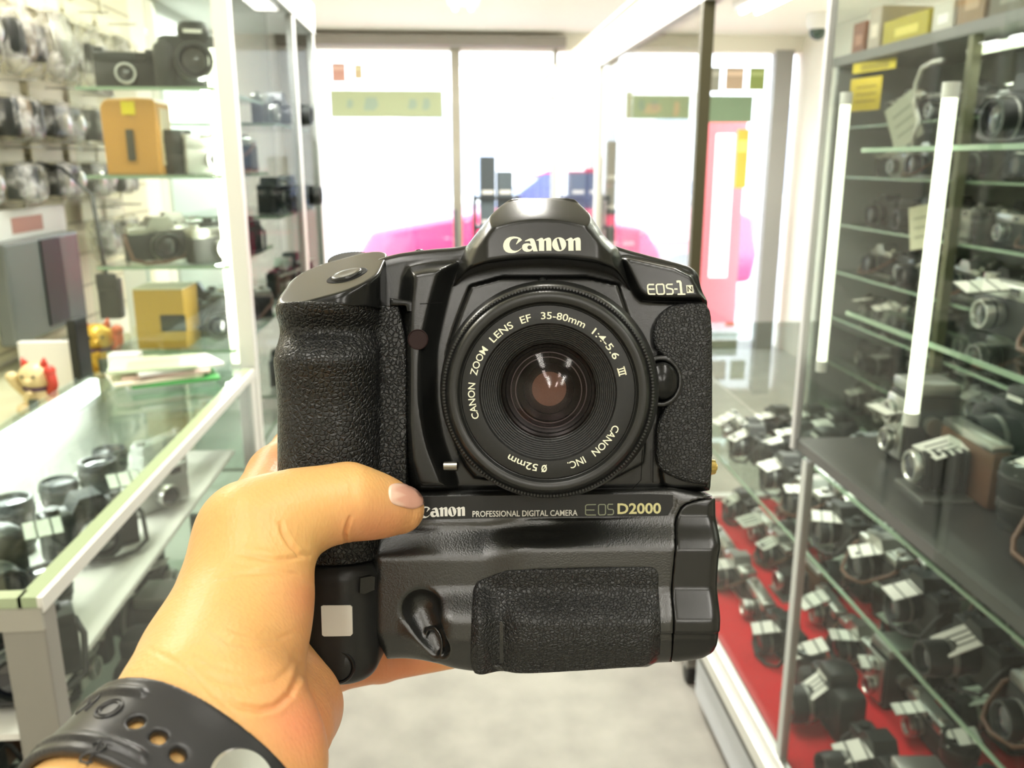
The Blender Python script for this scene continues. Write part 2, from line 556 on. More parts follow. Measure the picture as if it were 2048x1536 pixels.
# red car
def make_car(x0, x1, y):
    o = empty('red_car', ((x0 + x1) / 2, y, -0.12)); tag(o, 'red hatchback car parked outside the shop windows', 'car')
    L_ = (x1 - x0)
    red = mat('red_car_paint', (0.62, 0.012, 0.09), 0.3, coat=0.6)
    prof = [(-0.5, 0.28), (-0.49, 0.62), (-0.455, 0.86), (-0.30, 0.98), (-0.17, 1.07), (0.40, 1.10), (0.485, 1.0), (0.50, 0.6), (0.49, 0.3), (0.38, 0.26), (-0.4, 0.26)]
    b = MB(); b.prism([(p * L_, z) for p, z in prof], -0.84, 0.84); b.xform(Matrix.Rotation(R(90), 4, 'X'))
    bd = b.build('car_body', red, o); m_ = bd.modifiers.new('b', 'BEVEL'); m_.width = 0.07; m_.segments = 3; bd.data.shade_smooth()
    glz = mat('tinted_car_glass', (0.10, 0.12, 0.24), 0.1, spec=0.8)
    b = MB(); b.prism([(-0.155 * L_, 1.04), (-0.035 * L_, 1.44), (0.30 * L_, 1.46), (0.42 * L_, 1.08)], -0.68, 0.68); b.xform(Matrix.Rotation(R(90), 4, 'X')); b.build('greenhouse', glz, o)
    b = MB(); b.prism([(-0.05 * L_, 1.43), (-0.01 * L_, 1.49), (0.27 * L_, 1.50), (0.32 * L_, 1.45)], -0.66, 0.66); b.xform(Matrix.Rotation(R(90), 4, 'X')); b.build('roof', red, o)
    for x in (0.12, 0.28):
        b = MB(); b.box(x * L_ - 0.035, x * L_ + 0.035, -0.70, -0.68, 1.05, 1.46); b.build('pillar', red, o)
    for x in (-0.31, 0.31):
        for s in (-1, 1):
            w = MB().lathe([(0.2, -0.1), (0.3, -0.1), (0.315, -0.06), (0.315, 0.06), (0.3, 0.1), (0.2, 0.1)], axis='Y', cen=(x * L_, s * 0.78, 0.31), n=28).build('wheel', mat('tyre', (0.02, 0.02, 0.02), 0.8), o, smooth='auto')
            b = MB(); b.lathe([(0.2, -0.08), (0.19, 0.09), (0.05, 0.1), (0.001, 0.1)], axis='Y', cen=(x * L_, s * 0.79, 0.31), n=20); b.build('hub', alu, w, smooth='auto')
    for x in (-0.02, 0.16): MB().box(x * L_, x * L_ + 0.16, -0.88, -0.84, 0.92, 0.95, 0.006).build('door_handle', red, o)
    MB().ball((-0.47 * L_, -0.6, 0.72), 0.12, (0.6, 1.2, 0.7)).build('headlamp', mat('lamp_lens', (0.8, 0.8, 0.82), 0.15), o, smooth=True)
    MB().ball((0.49 * L_, -0.65, 0.86), 0.1, (0.5, 1.2, 1.4)).build('tail_lamp', mat('tail_lens', (0.5, 0.01, 0.01), 0.15), o, smooth=True)
make_car(-1.0, 3.3, 9.9)
# red postbox-like kiosk panel standing on the pavement (right of the dark post)
o = empty('red_banner_stand', (2.33, 7.35, -0.03)); tag(o, 'tall red and white banner stand on the pavement right of the dark bronze post', 'banner')
MB().box(-0.17, 0.17, -0.02, 0.02, 0.05, 1.8).build('banner', mat('banner_red', (0.7, 0.1, 0.12), 0.6), o)
MB().box(-0.09, 0.07, -0.024, -0.02, 0.5, 1.7).build('white_strip', white_paint, o)
MB().box(-0.2, 0.2, -0.15, 0.15, 0.0, 0.05).build('foot', alu, o)

# dark stock racks just inside the street window
def rack(name, x, y, w, hs, lab, items):
    o = empty(name, (x, y, 0)); tag(o, lab, 'rack')
    blk = mat('rack_black', (0.03, 0.035, 0.04), 0.5)
    for sx in (-1, 1):
        for sy in (-1, 1):
            MB().box(sx * w / 2 - 0.01, sx * w / 2 + 0.01, sy * 0.12 - 0.01, sy * 0.12 + 0.01, 0, hs[-1] + 0.02).build('upright', blk, o)
    for h in hs: MB().box(-w / 2, w / 2, -0.13, 0.13, h - 0.01, h + 0.01).build('shelf', blk, o)
    return o
rack('stock_rack', 0.33, 6.15, 0.30, (0.25, 0.5, 0.75, 1.0, 1.2), 'narrow black rack of boxes inside the street window behind the camera prism', None)
rack('stock_rack', 1.19, 6.1, 0.24, (0.3, 0.6, 0.85, 1.1, 1.3), 'narrow black rack of boxes inside the street window left of the red car view', None)
random.seed(5)
STK = [mat('box_%s' % n, c, 0.6) for n, c in (('charcoal', (0.06, 0.075, 0.085)), ('slate', (0.10, 0.13, 0.15)), ('salmon', (0.45, 0.22, 0.17)))]
ordn = ['first', 'second', 'third', 'fourth', 'fifth', 'sixth', 'seventh', 'eighth', 'ninth', 'tenth', 'eleventh', 'twelfth', 'thirteenth', 'fourteenth', 'fifteenth', 'sixteenth']
def ordl(i): return ordn[i] if i < len(ordn) else '%dth' % (i + 1)
for (x, y, hs, side) in ((0.33, 6.15, (0.25, 0.5, 0.75, 1.0, 1.2), 'behind the prism'), (1.19, 6.1, (0.3, 0.6, 0.85, 1.1, 1.3), 'further right')):
    for k, h in enumerate(hs):
        for j, dx in enumerate((-0.06, 0.06)):
            hh = random.choice((0.14, 0.17, 0.19)); m_ = STK[2] if (k == 1 and j == 0) else STK[(k + j) % 2]
            if h == hs[-1]: hh = (0.27, 0.17)[j]
            ob = MB().box(x + dx - 0.052, x + dx + 0.052, y - 0.1, y + 0.1, h + 0.01, h + 0.01 + hh, 0.004).build('stock_box', m_)
            MB().box(x + dx - 0.04, x + dx + 0.04, y - 0.1012, y - 0.1, h + 0.03, h + 0.055).build('box_label', white_paint, ob)
            cn = {0: 'charcoal', 1: 'slate grey', 2: 'salmon'}[STK.index(m_)]
            tag(ob, '%s box, %s shelf up, %s half, window rack %s' % (cn, ordl(k), 'left' if j == 0 else 'right', side), 'box', 'boxes on the window racks')
# convex mirror / camera dome high on the ceiling right
o = empty('security_camera', (2.32, 5.6, CEIL)); tag(o, 'small white security dome hanging from the ceiling near the right window', 'security camera')
b = MB(); b.lathe([(0.07, 0), (0.075, -0.05), (0.06, -0.09)], n=20); b.build('housing', white_paint, o, smooth='auto')
b = MB(); b.ball((0, 0, -0.1), 0.055); b.build('dome', mat('smoked_dome', (0.05, 0.08, 0.06), 0.1), o, smooth=True)

# ================================================================== showcases
case_glass = glass_pane('showcase_glass', (0.95, 0.975, 0.955), refl=0.3)
shelf_glass = glass_pane('shelf_glass', (0.90, 0.95, 0.92), refl=0.8)
green_edge = mat('green_glass_edge', (0.30, 0.42, 0.30), 0.2, spec=0.6)
red_felt = mat('red_felt', (0.75, 0.03, 0.04), 0.95, spec=0.1)
white_lam = mat('white_laminate', (0.86, 0.86, 0.83), 0.4)
glow = mat('fluorescent_glow', (1, 1, 1), 0.4, emit=2.6, emit_col=(0.98, 1.0, 0.74))
tick = 0.005


def gshelf(x0, x1, y0, y1, z, parent, edge='x'):
    """glass shelf: clear sheet with green polished edge on the visible sides"""
    o = MB().box(x0, x1, y0, y1, z - 0.006, z).build('glass_shelf', shelf_glass, parent)
    b = MB()
    b.box(x0 - 0.002, x1 + 0.002, y0 - 0.002, y0, z - 0.0065, z + 0.0005)
    b.build('shelf_edge', green_edge, o)
    b = MB(); xe = (x0 if edge == 'x' else x1)
    b.box(xe - 0.002, xe + 0.002, y0, y1, z - 0.0065, z + 0.0005)
    b.build('shelf_edge', green_edge, o)
    return o


def tube_lamp(x, y, z0, z1, lab, r=0.011, horiz=None):
    o = empty('tube_lamp', (x, y, z0)); tag(o, lab, 'lamp')
    if horiz: p1 = Vector(horiz) - Vector((x, y, z0))
    else: p1 = Vector((0, 0, z1 - z0))
    d = p1.normalized()
    MB().cyl(d * 0.02, p1 - d * 0.02, r, n=14).build('glowing_tube', glow, o, smooth='auto')
    for a in (Vector((0, 0, 0)), p1 - d * 0.02):
        MB().cyl(a, a + d * 0.02, r * 1.15, n=14).build('end_cap', white_lam, o, smooth='auto')
    return o


# ---- right showcase: long low red-lined case on legs with a tall glass case over its near part
XF = 0.63
low = empty('low_showcase', (0.95, 1.6, 0)); tag(low, 'low red-lined glass showcase on castored legs along the right of the aisle', 'showcase')
def rel(o): return (o.location.x, o.location.y)
def rb(parent, name, m, x0, x1, y0, y1, z0, z1, bev=0):
    lx, ly, lz = parent.location
    return MB().box(x0 - lx, x1 - lx, y0 - ly, y1 - ly, z0 - lz, z1 - lz, bev).build(name, m, parent)
rb(low, 'deck', red_felt, XF + 0.02, 1.27, 0.35, 2.75, 0.27, 0.30)
rb(low, 'front_rail', alu_light, XF - 0.022, XF + 0.02, 0.3, 2.80, 0.245, 0.285, 0.004)
rb(low, 'rail_lip', alu, XF - 0.006, XF + 0.012, 0.3, 2.80, 0.285, 0.312, 0.002)
rb(low, 'under_rail', mat('dark_underframe', (0.08, 0.08, 0.075), 0.5), XF + 0.0, XF + 0.05, 0.3, 2.80, 0.19, 0.243)
rb(low, 'rear_rail', alu_light, 1.25, 1.29, 0.3, 2.80, 0.245, 0.31)
rb(low, 'end_rail', alu_light, XF, 1.29, 2.76, 2.80, 0.245, 0.31)
rb(low, 'drawer_front', mat('pale_drawer', (0.62, 0.64, 0.68), 0.45), XF + 0.015, XF + 0.03, 1.55, 2.02, 0.045, 0.19, 0.003)
for y in (0.5, 1.5, 2.14, 2.74):
    for x in (XF + 0.035, 1.24):
        lg = rb(low, 'leg', mat('chrome_leg', (0.6, 0.6, 0.58), 0.25, metal=0.9) if y == 2.14 else alu, x - 0.014, x + 0.014, y - 0.014, y + 0.014, 0.05, 0.245)
        b = MB(); b.lathe([(0.012, -0.014), (0.026, -0.013), (0.028, 0), (0.026, 0.013), (0.012, 0.014)], axis='X', cen=(x - 0.95, y - 1.6, 0.028), n=20); b.build('castor', mat('black_castor', (0.015, 0.015, 0.015), 0.5), lg, smooth='auto')
for z, y1, x0_ in ((0.585, 2.72, 0.80), (0.76, 1.9, 0.84)):
    gshelf(x0_ - 0.95, 1.25 - 0.95, 0.36 - 1.6, y1 - 1.6, z, low)
# front glazing of the low part: two sliding panes meeting at a post
for y0, y1, dx in ((0.32, 1.43, 0.0), (1.41, 2.78, 0.008)):
    MB().box(XF + dx - 0.95, XF + dx + 0.004 - 0.95, y0 - 1.6, y1 - 1.6, 0.305, 0.93).build('front_glass', case_glass, low)
rb(low, 'end_glass', case_glass, XF + 0.02, 1.25, 2.765, 2.769, 0.31, 0.93)
rb(low, 'top_glass', case_glass, XF + 0.02, 1.25, 1.49, 2.765, 0.926, 0.93)
rb(low, 'glass_joint', mat('joint_grey', (0.5, 0.52, 0.5), 0.3, metal=0.3), XF - 0.003, XF + 0.012, 1.405, 1.425, 0.30, 0.93)

tall = empty('tall_showcase', (0.95, 0.9, 0.93)); tag(tall, 'tall frameless glass showcase with lit tubes standing on the right-hand low showcase', 'showcase')
rb(tall, 'front_glass', case_glass, XF, XF + 0.004, 0.32, 1.0, 0.932, 1.95)
rb(tall, 'front_glass', case_glass, XF + 0.006, XF + 0.010, 0.99, 1.48, 0.932, 1.95)
rb(tall, 'end_glass', case_glass, XF + 0.01, 1.25, 1.478, 1.482, 0.932, 1.95)
rb(tall, 'glass_joint', mat('joint_grey2', (0.55, 0.55, 0.55), 0.3, metal=0.3), XF - 0.002, XF + 0.010, 1.472, 1.486, 0.932, 1.95)
rb(tall, 'floor_panel', mat('dark_laminate', (0.035, 0.035, 0.033), 0.35), XF + 0.02, 1.25, 0.35, 1.478, 0.934, 0.952)
rb(tall, 'front_channel', mat('dark_channel', (0.09, 0.09, 0.085), 0.4, metal=0.3), XF + 0.004, XF + 0.02, 0.35, 1.478, 0.934, 0.952)
for z in (1.20, 1.47):
    gshelf(XF + 0.05 - 0.95, 1.22 - 0.95, 0.38 - 0.9, 1.42 - 0.9, z - 0.93, tall)
tube_lamp(XF + 0.03, 1.455, 1.085, 1.56, 'upright glowing tube at the far corner of the tall right showcase', 0.0085)
tube_lamp(XF + 0.03, 1.145, 1.08, 1.55, 'upright glowing tube in the middle of the tall right showcase', 0.0098)

# ---- dark display cabinet further right behind it
bk = empty('wall_cabinet', (1.5, 2.0, 0)); tag(bk, 'dark wall cabinet full of cameras behind the tall right showcase', 'cabinet')
olive = mat('dark_olive_panel', (0.13, 0.15, 0.11), 0.5)
vary(olive, (0.09, 0.105, 0.08), (0.17, 0.19, 0.14), 6)
rb(bk, 'back_panel', olive, 1.66, 1.69, 0.7, 2.97, 0.1, 1.78)
rb(bk, 'top_panel', mat('grey_top_panel', (0.2, 0.2, 0.19), 0.5), 1.30, 1.69, 0.7, 2.99, 1.755, 1.785)
rb(bk, 'end_panel', mat('grey_end_panel', (0.42, 0.43, 0.42), 0.45), 1.31, 1.68, 2.965, 2.985, 0.1, 1.755)
rb(bk, 'plinth', olive, 1.32, 1.66, 0.7, 2.96, 0.0, 0.1)
BZ = (0.12, 0.40, 0.60, 0.76, 0.92, 1.08, 1.24, 1.40, 1.56)
for i, z in enumerate(BZ):
    if i == 0: rb(bk, 'shelf', olive, 1.33, 1.66, 0.72, 2.96, z - 0.015, z)
    else: gshelf(1.34 - 1.5, 1.66 - 1.5, 0.72 - 2.0, 2.95 - 2.0, z, bk)
for y in (0.72, 1.46, 2.2):
    rb(bk, 'upright', mat('olive_upright', (0.16, 0.16, 0.09), 0.4, metal=0.4), 1.305, 1.33, y - 0.012, y + 0.012, 0.1, 1.755)
tube_lamp(1.345, 2.26, 1.722, 0, 'level glowing tube under the top of the dark wall cabinet', 0.012, horiz=(1.345, 1.5, 1.722))

# ---- slim frame running on to the window: posts and white beam
for y, w_, m_, nm in ((2.24, 0.024, bronze, 'dark bronze'), (3.77, 0.05, alu_light, 'pale aluminium'), (5.25, 0.03, alu_light, 'slim pale')):
    o = MB().box(XF, XF + 0.03, y - w_ / 2, y + w_ / 2, 0.935 if y < 2.7 else 0.0, 1.83).build('partition_post', m_)
    tag(o, '%s post of the glass partition along the right of the aisle' % nm, 'post')
o = empty('overhead_beam', (XF, 3.6, 1.9)); tag(o, 'white overhead beam along the top of the right-hand glass partition', 'beam')
MB().box(0, 0.05, -1.9, 2.9, -0.07, 0.06).build('fascia', white_lam, o)
MB().box(-0.012, 0.06, -1.9, 2.9, 0.06, 0.075).build('top_strip', mat('beam_strip', (0.7, 0.55, 0.42), 0.5), o)
for y0, y1 in ((2.26, 3.74), (3.80, 5.23)):
    o = MB().box(XF + 0.012, XF + 0.016, y0, y1, 0.02, 1.83).build('partition_glass', glass_pane('tinted_partition', (0.86, 0.86, 0.82)))
    tag(o, 'clear glass panel between the %s posts of the right-hand partition' % ('dark bronze and pale' if y0 < 3 else 'two pale'), 'glass panel')

# ---- left: glass counter
cx0, cx1, cy0, cy1, ct = -0.80, -0.44, 0.86, 1.90, 1.0
ctr = empty('glass_counter', (-0.62, 1.38, 0)); tag(ctr, 'waist-high glass display counter on the left with aluminium corner posts', 'counter')
rb(ctr, 'top_glass', glass_pane('counter_top_glass', (0.88, 0.94, 0.90), refl=0.9), cx0, cx1 - 0.006, cy0 + 0.006, cy1, ct - 0.008, ct)
rb(ctr, 'top_edge', mat('pale_green_edge', (0.34, 0.42, 0.25), 0.25, spec=0.6), cx1 - 0.024, cx1 - 0.004, cy0, cy1, ct - 0.010, ct + 0.002)
rb(ctr, 'top_edge', mat('pale_green_edge2', (0.40, 0.48, 0.30), 0.25, spec=0.6), cx0, cx1 - 0.02, cy0, cy0 + 0.018, ct - 0.010, ct + 0.002)
rb(ctr, 'edge_trim', alu_light, cx1 - 0.004, cx1 + 0.002, cy0, cy1, ct - 0.016, ct + 0.0015)
rb(ctr, 'end_trim', mat('dull_trim', (0.42, 0.41, 0.36), 0.45, metal=0.4), cx0, cx1, cy0 - 0.003, cy0 + 0.002, ct - 0.036, ct - 0.010)
rb(ctr, 'corner_post', mat('dull_aluminium', (0.33, 0.32, 0.29), 0.45, metal=0.5), cx1 - 0.045, cx1, cy0, cy0 + 0.03, 0.04, ct - 0.016, 0.002)
rb(ctr, 'corner_post', alu_light, cx1 - 0.03, cx1, cy1 - 0.03, cy1, 0.04, ct - 0.016, 0.002)
rb(ctr, 'end_panel', mat('grey_panel', (0.5, 0.5, 0.46), 0.5), cx0, cx1 - 0.045, cy0 + 0.004, cy0 + 0.014, 0.04, 0.62)
rb(ctr, 'front_glass', case_glass, cx1 - 0.008, cx1 - 0.004, cy0 + 0.03, cy1 - 0.03, 0.12, ct - 0.016)
rb(ctr, 'plinth', mat('plinth_grey', (0.3, 0.3, 0.28), 0.5), cx0, cx1 - 0.01, cy0 + 0.01, cy1, 0.0, 0.12)
rb(ctr, 'floor_panel', white_lam, cx0, cx1 - 0.012, cy0 + 0.015, cy1, 0.12, 0.135)
rb(ctr, 'back_panel', white_lam, cx0, cx0 + 0.012, cy0, cy1, 0.12, ct - 0.01)
rb(ctr, 'back_strip', mat('lit_white_strip', (0.9, 0.9, 0.9), 0.3, emit=5, emit_col=(1, 1, 1)), cx0 + 0.012, cx0 + 0.03, cy0 + 0.02, cy1 - 0.02, ct - 0.045, ct - 0.009)
rb(ctr, 'inner_shelf', mat('pale_shelf', (0.78, 0.77, 0.72), 0.4), cx0 + 0.014, cx1 - 0.05, cy0 + 0.02, cy1 - 0.03, 0.815, 0.823)
gshelf(cx0 + 0.014 + 0.62, cx1 - 0.02 + 0.62, cy0 + 0.03 - 1.38, cy1 - 0.03 - 1.38, 0.56, ctr, edge='y')
rb(ctr, 'upright_divider', mat('dark_divider', (0.05, 0.07, 0.065), 0.4), cx1 - 0.05, cx1 - 0.03, 1.52, 1.53, 0.13, 0.815)

# ---- left: tall lit showcase beyond the counter
lx0, lx1, ly0, ly1 = -0.78, -0.44, 1.93, 3.12
lt = empty('tall_lit_showcase', (-0.61, 3.4, 0)); tag(lt, 'tall glass showcase with lit corner tube and camera shelves beyond the left counter', 'showcase')
rb(lt, 'corner_post', alu_light, lx1 - 0.035, lx1, ly0 - 0.01, ly0 + 0.02, 0.0, 1.95, 0.002)
rb(lt, 'middle_post', alu_light, lx1 - 0.02, lx1, 2.70, 2.74, 0.0, 1.86)
rb(lt, 'middle_post', alu_light, lx1 - 0.02, lx1, 3.09, 3.12, 0.0, 1.86)
rb(lt, 'header', white_lam, lx0, lx1 + 0.004, ly0 - 0.01, ly1, 1.86, 1.95)
rb(lt, 'base', white_lam, lx0, lx1, ly0, ly1, 0.0, 0.5)
rb(lt, 'back_panel', mat('white_back', (0.86, 0.88, 0.88), 0.5), lx0, lx0 + 0.01, ly0 + 0.6, ly1, 0.5, 1.86)
lg_ = glass_pane('muted_showcase_glass', (0.96, 0.98, 0.965), refl=0.08)  # gloss colour turned far down to mute the reflections, no dust in it
rb(lt, 'front_glass', lg_, lx1 - 0.006, lx1 - 0.002, ly0 + 0.02, 2.70, 0.5, 1.86)
rb(lt, 'front_glass', lg_, lx1 - 0.006, lx1 - 0.002, 2.74, 3.1, 0.5, 1.86)
rb(lt, 'end_glass', glass_pane('end_glass', (0.93, 0.965, 0.93)), lx0, lx1 - 0.035, ly0, ly0 + 0.004, 0.5, 1.86)
rb(lt, 'partition', lg_, lx0, lx1 - 0.03, 2.46, 2.47, 0.5, 1.86)
LZ = (1.035, 1.225, 1.42, 1.60)
for z in (0.75,) + LZ: gshelf(lx0 + 0.01 + 0.61, lx1 - 0.05 + 0.61, ly0 + 0.02 - 3.4, 2.45 - 3.4, z, lt, edge='y')
for z in (0.78, 1.05, 1.3, 1.55): gshelf(lx0 + 0.01 + 0.61, lx1 - 0.03 + 0.61, 2.49 - 3.4, 3.08 - 3.4, z, lt, edge='y')
o = empty('tube_lamp', (lx1 - 0.052, ly0 + 0.045, 1.0)); tag(o, 'bright upright tube beside the corner post of the tall left showcase', 'lamp')
MB().box(-0.013, 0.011, -0.01, 0.01, 0.0, 0.68, 0.005).build('glowing_tube', glow, o)
MB().box(-0.014, 0.012, -0.011, 0.011, -0.02, 0.0).build('end_cap', white_lam, o)
area('showcase_tube_and_fill_light', (lx1 - 0.075, ly0 + 0.06, 1.35), (0.03, 0.6), 3.2, (1, 1, 0.88), (R(90), 0, R(-125)))
area('showcase_tube_and_fill_light', (-0.6, 2.78, 1.84), (0.1, 0.5), 13, (1, 1, 0.97))  # added fill brightening the far bay, no tube stands here
area('counter_strip_light', (cx0 + 0.06, 1.38, 0.975), (0.03, 0.9), 3.0, (1, 1, 0.97), (0, R(-25), 0))
area('showcase_tube_and_fill_light', (0.92, 0.9, 1.93), (0.35, 1.0), 2.8, (1, 1, 0.9))  # added light under the case top, no lamp is built there
area('cabinet_tube_light', (1.40, 1.9, 1.70), (0.05, 0.8), 1.8, (1, 1, 0.9))
area('low_case_fill_light', (0.95, 2.1, 0.915), (0.3, 1.1), 4.5, (1, 1, 0.92))  # added fill brightening the red floor, the case has no tube

# ================================================================== cameras and lenses for sale
k_ = mat('stock_black', (0.02, 0.023, 0.022), 0.35); k2 = mat('stock_leather', (0.03, 0.03, 0.028), 0.6)
chrome = mat('satin_chrome', (0.62, 0.62, 0.58), 0.28, metal=0.9); chrome_d = mat('worn_chrome', (0.42, 0.43, 0.40), 0.35, metal=0.8)
gl_ = mat('lens_glass', (0.01, 0.012, 0.02), 0.05, spec=0.9, coat=1.0); brn = mat('brown_leather', (0.11, 0.05, 0.025), 0.5); slv = mat('silver_plastic', (0.6, 0.6, 0.58), 0.35, metal=0.4)
wht = mat('tag_white', (0.86, 0.85, 0.78), 0.6); tagk = mat('tag_print', (0.10, 0.10, 0.09), 0.6)
PROTO = {}


def lens_parts(root, y0, r, ln, z, m1=k_, m2=chrome_d):
    b = MB(); b.lathe([(r * 0.86, y0), (r * 0.86, y0 - ln * 0.3), (r, y0 - ln * 0.32), (r, y0 - ln * 0.85), (r * 0.94, y0 - ln), (r * 0.8, y0 - ln), (r * 0.74, y0 - ln * 0.86)], axis='Y', cen=(0, 0, z), n=20, caps=False)
    l = b.build('lens', m1, root, smooth='auto')
    b = MB(); b.lathe([(r * 1.01, y0 - ln * 0.44), (r * 1.03, y0 - ln * 0.5), (r * 1.01, y0 - ln * 0.56)], axis='Y', cen=(0, 0, z), n=20, caps=False); b.build('focus_ring', m2, l, smooth=True)
    b = MB(); b.lathe([(r * 0.76, y0 - ln * 0.84), (r * 0.5, y0 - ln * 0.9), (0.0005, y0 - ln * 0.93)], axis='Y', cen=(0, 0, z), n=16, caps=False); b.build('glass', gl_, l, smooth=True)


def slr(name, body_m, top_m, lens_len=0.045, w=0.136, h=0.066):
    o = empty(name)
    MB().box(-w / 2, w / 2, -0.02, 0.022, 0.002, h, 0.006).build('body', body_m, o, smooth='auto')
    MB().box(-w / 2 + 0.001, w / 2 - 0.001, -0.0205, 0.0225, h - 0.006, h + 0.012, 0.005).build('top_plate', top_m, o, smooth='auto')
    MB().box(-w / 2 + 0.001, w / 2 - 0.001, -0.0208, 0.0228, 0.0, 0.008, 0.003).build('base_plate', top_m, o, smooth='auto')
    b = MB(); b.prism([(-0.03, h + 0.008), (-0.017, h + 0.031), (0.017, h + 0.031), (0.03, h + 0.008)], -0.024, 0.022); b.xform(Matrix(((1, 0, 0, 0), (0, 0, 1, 0), (0, 1, 0, 0), (0, 0, 0, 1))))
    b.build('prism', top_m, o, smooth='auto')
    MB().cyl((-0.05, 0, h + 0.01), (-0.05, 0, h + 0.019), 0.011, n=16).build('rewind_knob', top_m, o, smooth='auto')
    MB().cyl((0.045, 0.002, h + 0.01), (0.045, 0.002, h + 0.02), 0.009, n=16).build('speed_dial', top_m, o, smooth='auto')
    lens_parts(o, -0.02, 0.030, lens_len, 0.036)
    sg = 1 if top_m is k_ else -1
    b = MB(); b.tube([(sg * 0.067, 0.0, 0.062), (sg * 0.073, -0.022, 0.05), (sg * 0.068, -0.045, 0.012), (sg * 0.045, -0.062, 0.006), (sg * 0.01, -0.069, 0.007), (-sg * 0.03, -0.06, 0.014), (-sg * 0.066, -0.03, 0.045), (-sg * 0.068, 0.0, 0.062)], 0.004, 6)
    b.build('strap', k2 if sg > 0 else brn, o, smooth=True)
    return o


def rangefinder(name, body_m, top_m, w=0.13):
    o = empty(name)
    MB().box(-w / 2, w / 2, -0.015, 0.017, 0.0, 0.055, 0.006).build('body', body_m, o, smooth='auto')
    tp = MB().box(-w / 2, w / 2, -0.0155, 0.0175, 0.052, 0.074, 0.005).build('top_plate', top_m, o, smooth='auto')
    MB().box(0.02, 0.04, -0.0165, -0.015, 0.058, 0.069).build('finder_window', gl_, tp)
    MB().cyl((0.048, 0, 0.073), (0.048, 0, 0.08), 0.008, n=14).build('winding_knob', top_m, o, smooth='auto')
    MB().cyl((-0.048, 0, 0.073), (-0.048, 0, 0.081), 0.01, n=14).build('rewind_knob', top_m, o, smooth='auto')
    lens_parts(o, -0.015, 0.021, 0.028, 0.03, chrome, k_)
    return o


def big_slr(name):
    o = empty(name)
    MB().box(-0.07, 0.07, -0.03, 0.03, 0.0, 0.105, 0.014).build('body', k_, o, smooth='auto')
    MB().box(-0.078, -0.04, -0.052, 0.01, 0.0, 0.088, 0.012).build('grip', k2, o, smooth='auto')
    MB().box(-0.03, 0.032, -0.034, 0.03, 0.09, 0.132, 0.014).build('prism', k_, o, smooth='auto')
    MB().box(-0.018, 0.018, -0.0352, -0.034, 0.108, 0.115).build('name_strip', wht, o)
    lens_parts(o, -0.03, 0.037, 0.07, 0.05)
    return o


def upright_lens(name, r=0.032, h=0.09):
    o = empty(name)
    b = MB(); b.lathe([(r * 0.8, 0), (r * 0.8, h * 0.12), (r * 0.9, h * 0.16), (r * 0.92, h * 0.45), (r, h * 0.5), (r, h * 0.95), (r * 0.95, h), (r * 0.84, h), (r * 0.8, h * 0.93)], n=24, caps=False); bb = b.build('barrel', k_, o, smooth='auto')
    for z in (0.3, 0.7):
        b = MB(); b.lathe([(r * (0.93 if z < .5 else 1.01), h * z), (r * (0.97 if z < .5 else 1.05), h * (z + 0.02)), (r * (0.97 if z < .5 else 1.05), h * (z + 0.12)), (r * (0.93 if z < .5 else 1.01), h * (z + 0.14))], n=24, caps=False); b.build('ribbed_ring', k2, bb, smooth='auto')
    b = MB(); b.lathe([(r * 0.82, h * 0.93), (r * 0.4, h * 0.965), (0.0005, h * 0.975)], n=20, caps=False); b.build('front_glass', gl_, o, smooth=True)
    return o


def twin_lens(name):
    o = empty(name)
    MB().box(-0.038, 0.038, -0.035, 0.045, 0.0, 0.115, 0.005).build('body', k2, o, smooth='auto')
    MB().box(-0.036, 0.036, -0.033, 0.043, 0.115, 0.135, 0.004).build('finder_hood', chrome_d, o, smooth='auto')
    MB().box(-0.03, 0.03, -0.042, -0.035, 0.01, 0.108, 0.003).build('lens_panel', chrome, o, smooth='auto')
    lens_parts(o, -0.042, 0.019, 0.014, 0.036, chrome, k_)
    lens_parts(o, -0.042, 0.019, 0.014, 0.083, chrome, k_)
    MB().cyl((0.038, 0, 0.07), (0.052, 0, 0.07), 0.015, n=16).build('focus_knob', chrome, o, smooth='auto')
    return o


def folding(name):
    o = empty(name)
    MB().box(-0.075, 0.075, -0.012, 0.018, 0.0, 0.085, 0.008).build('body', brn, o, smooth='auto')
    MB().box(-0.07, 0.07, -0.0125, 0.0185, 0.082, 0.095, 0.004).build('top_plate', chrome, o, smooth='auto')
    MB().box(-0.045, 0.045, -0.085, -0.012, -0.0, 0.004).build('bed', chrome_d, o)
    b = MB()
    for i in range(5): b.box(-0.03 + i * 0.002, 0.03 - i * 0.002, -0.075 + (4 - i) * 0.013, -0.069 + (4 - i) * 0.013, 0.008 + i * 0.001, 0.07 - i * 0.001)
    b.box(-0.02, 0.02, -0.07, -0.012, 0.015, 0.062)
    b.build('bellows', k2, o)
    lens_parts(o, -0.075, 0.024, 0.014, 0.04, chrome, chrome_d)
    return o


PROTO['black film SLR'] = slr('film_camera', k2, k_)
PROTO['chrome and black SLR'] = slr('film_camera', k2, chrome)
PROTO['long-lensed black SLR'] = slr('film_camera', k2, k_, 0.085)
PROTO['chrome rangefinder camera'] = rangefinder('film_camera', k2, chrome)
PROTO['small black rangefinder'] = rangefinder('film_camera', k2, k_, 0.118)
PROTO['bulky black autofocus SLR'] = big_slr('film_camera')
PROTO['upright black zoom lens'] = upright_lens('camera_lens')
PROTO['short black lens'] = upright_lens('camera_lens', 0.031, 0.055)
PROTO['box-shaped twin-lens camera'] = twin_lens('twin_lens_camera')
PROTO['brown folding bellows camera'] = folding('folding_camera')
PROTO['silver compact camera'] = rangefinder('film_camera', slv, slv, 0.112)
CAT = {k: ('lens' if 'lens' in v.name and 'twin' not in v.name else 'camera') for k, v in PROTO.items()}
used = set()


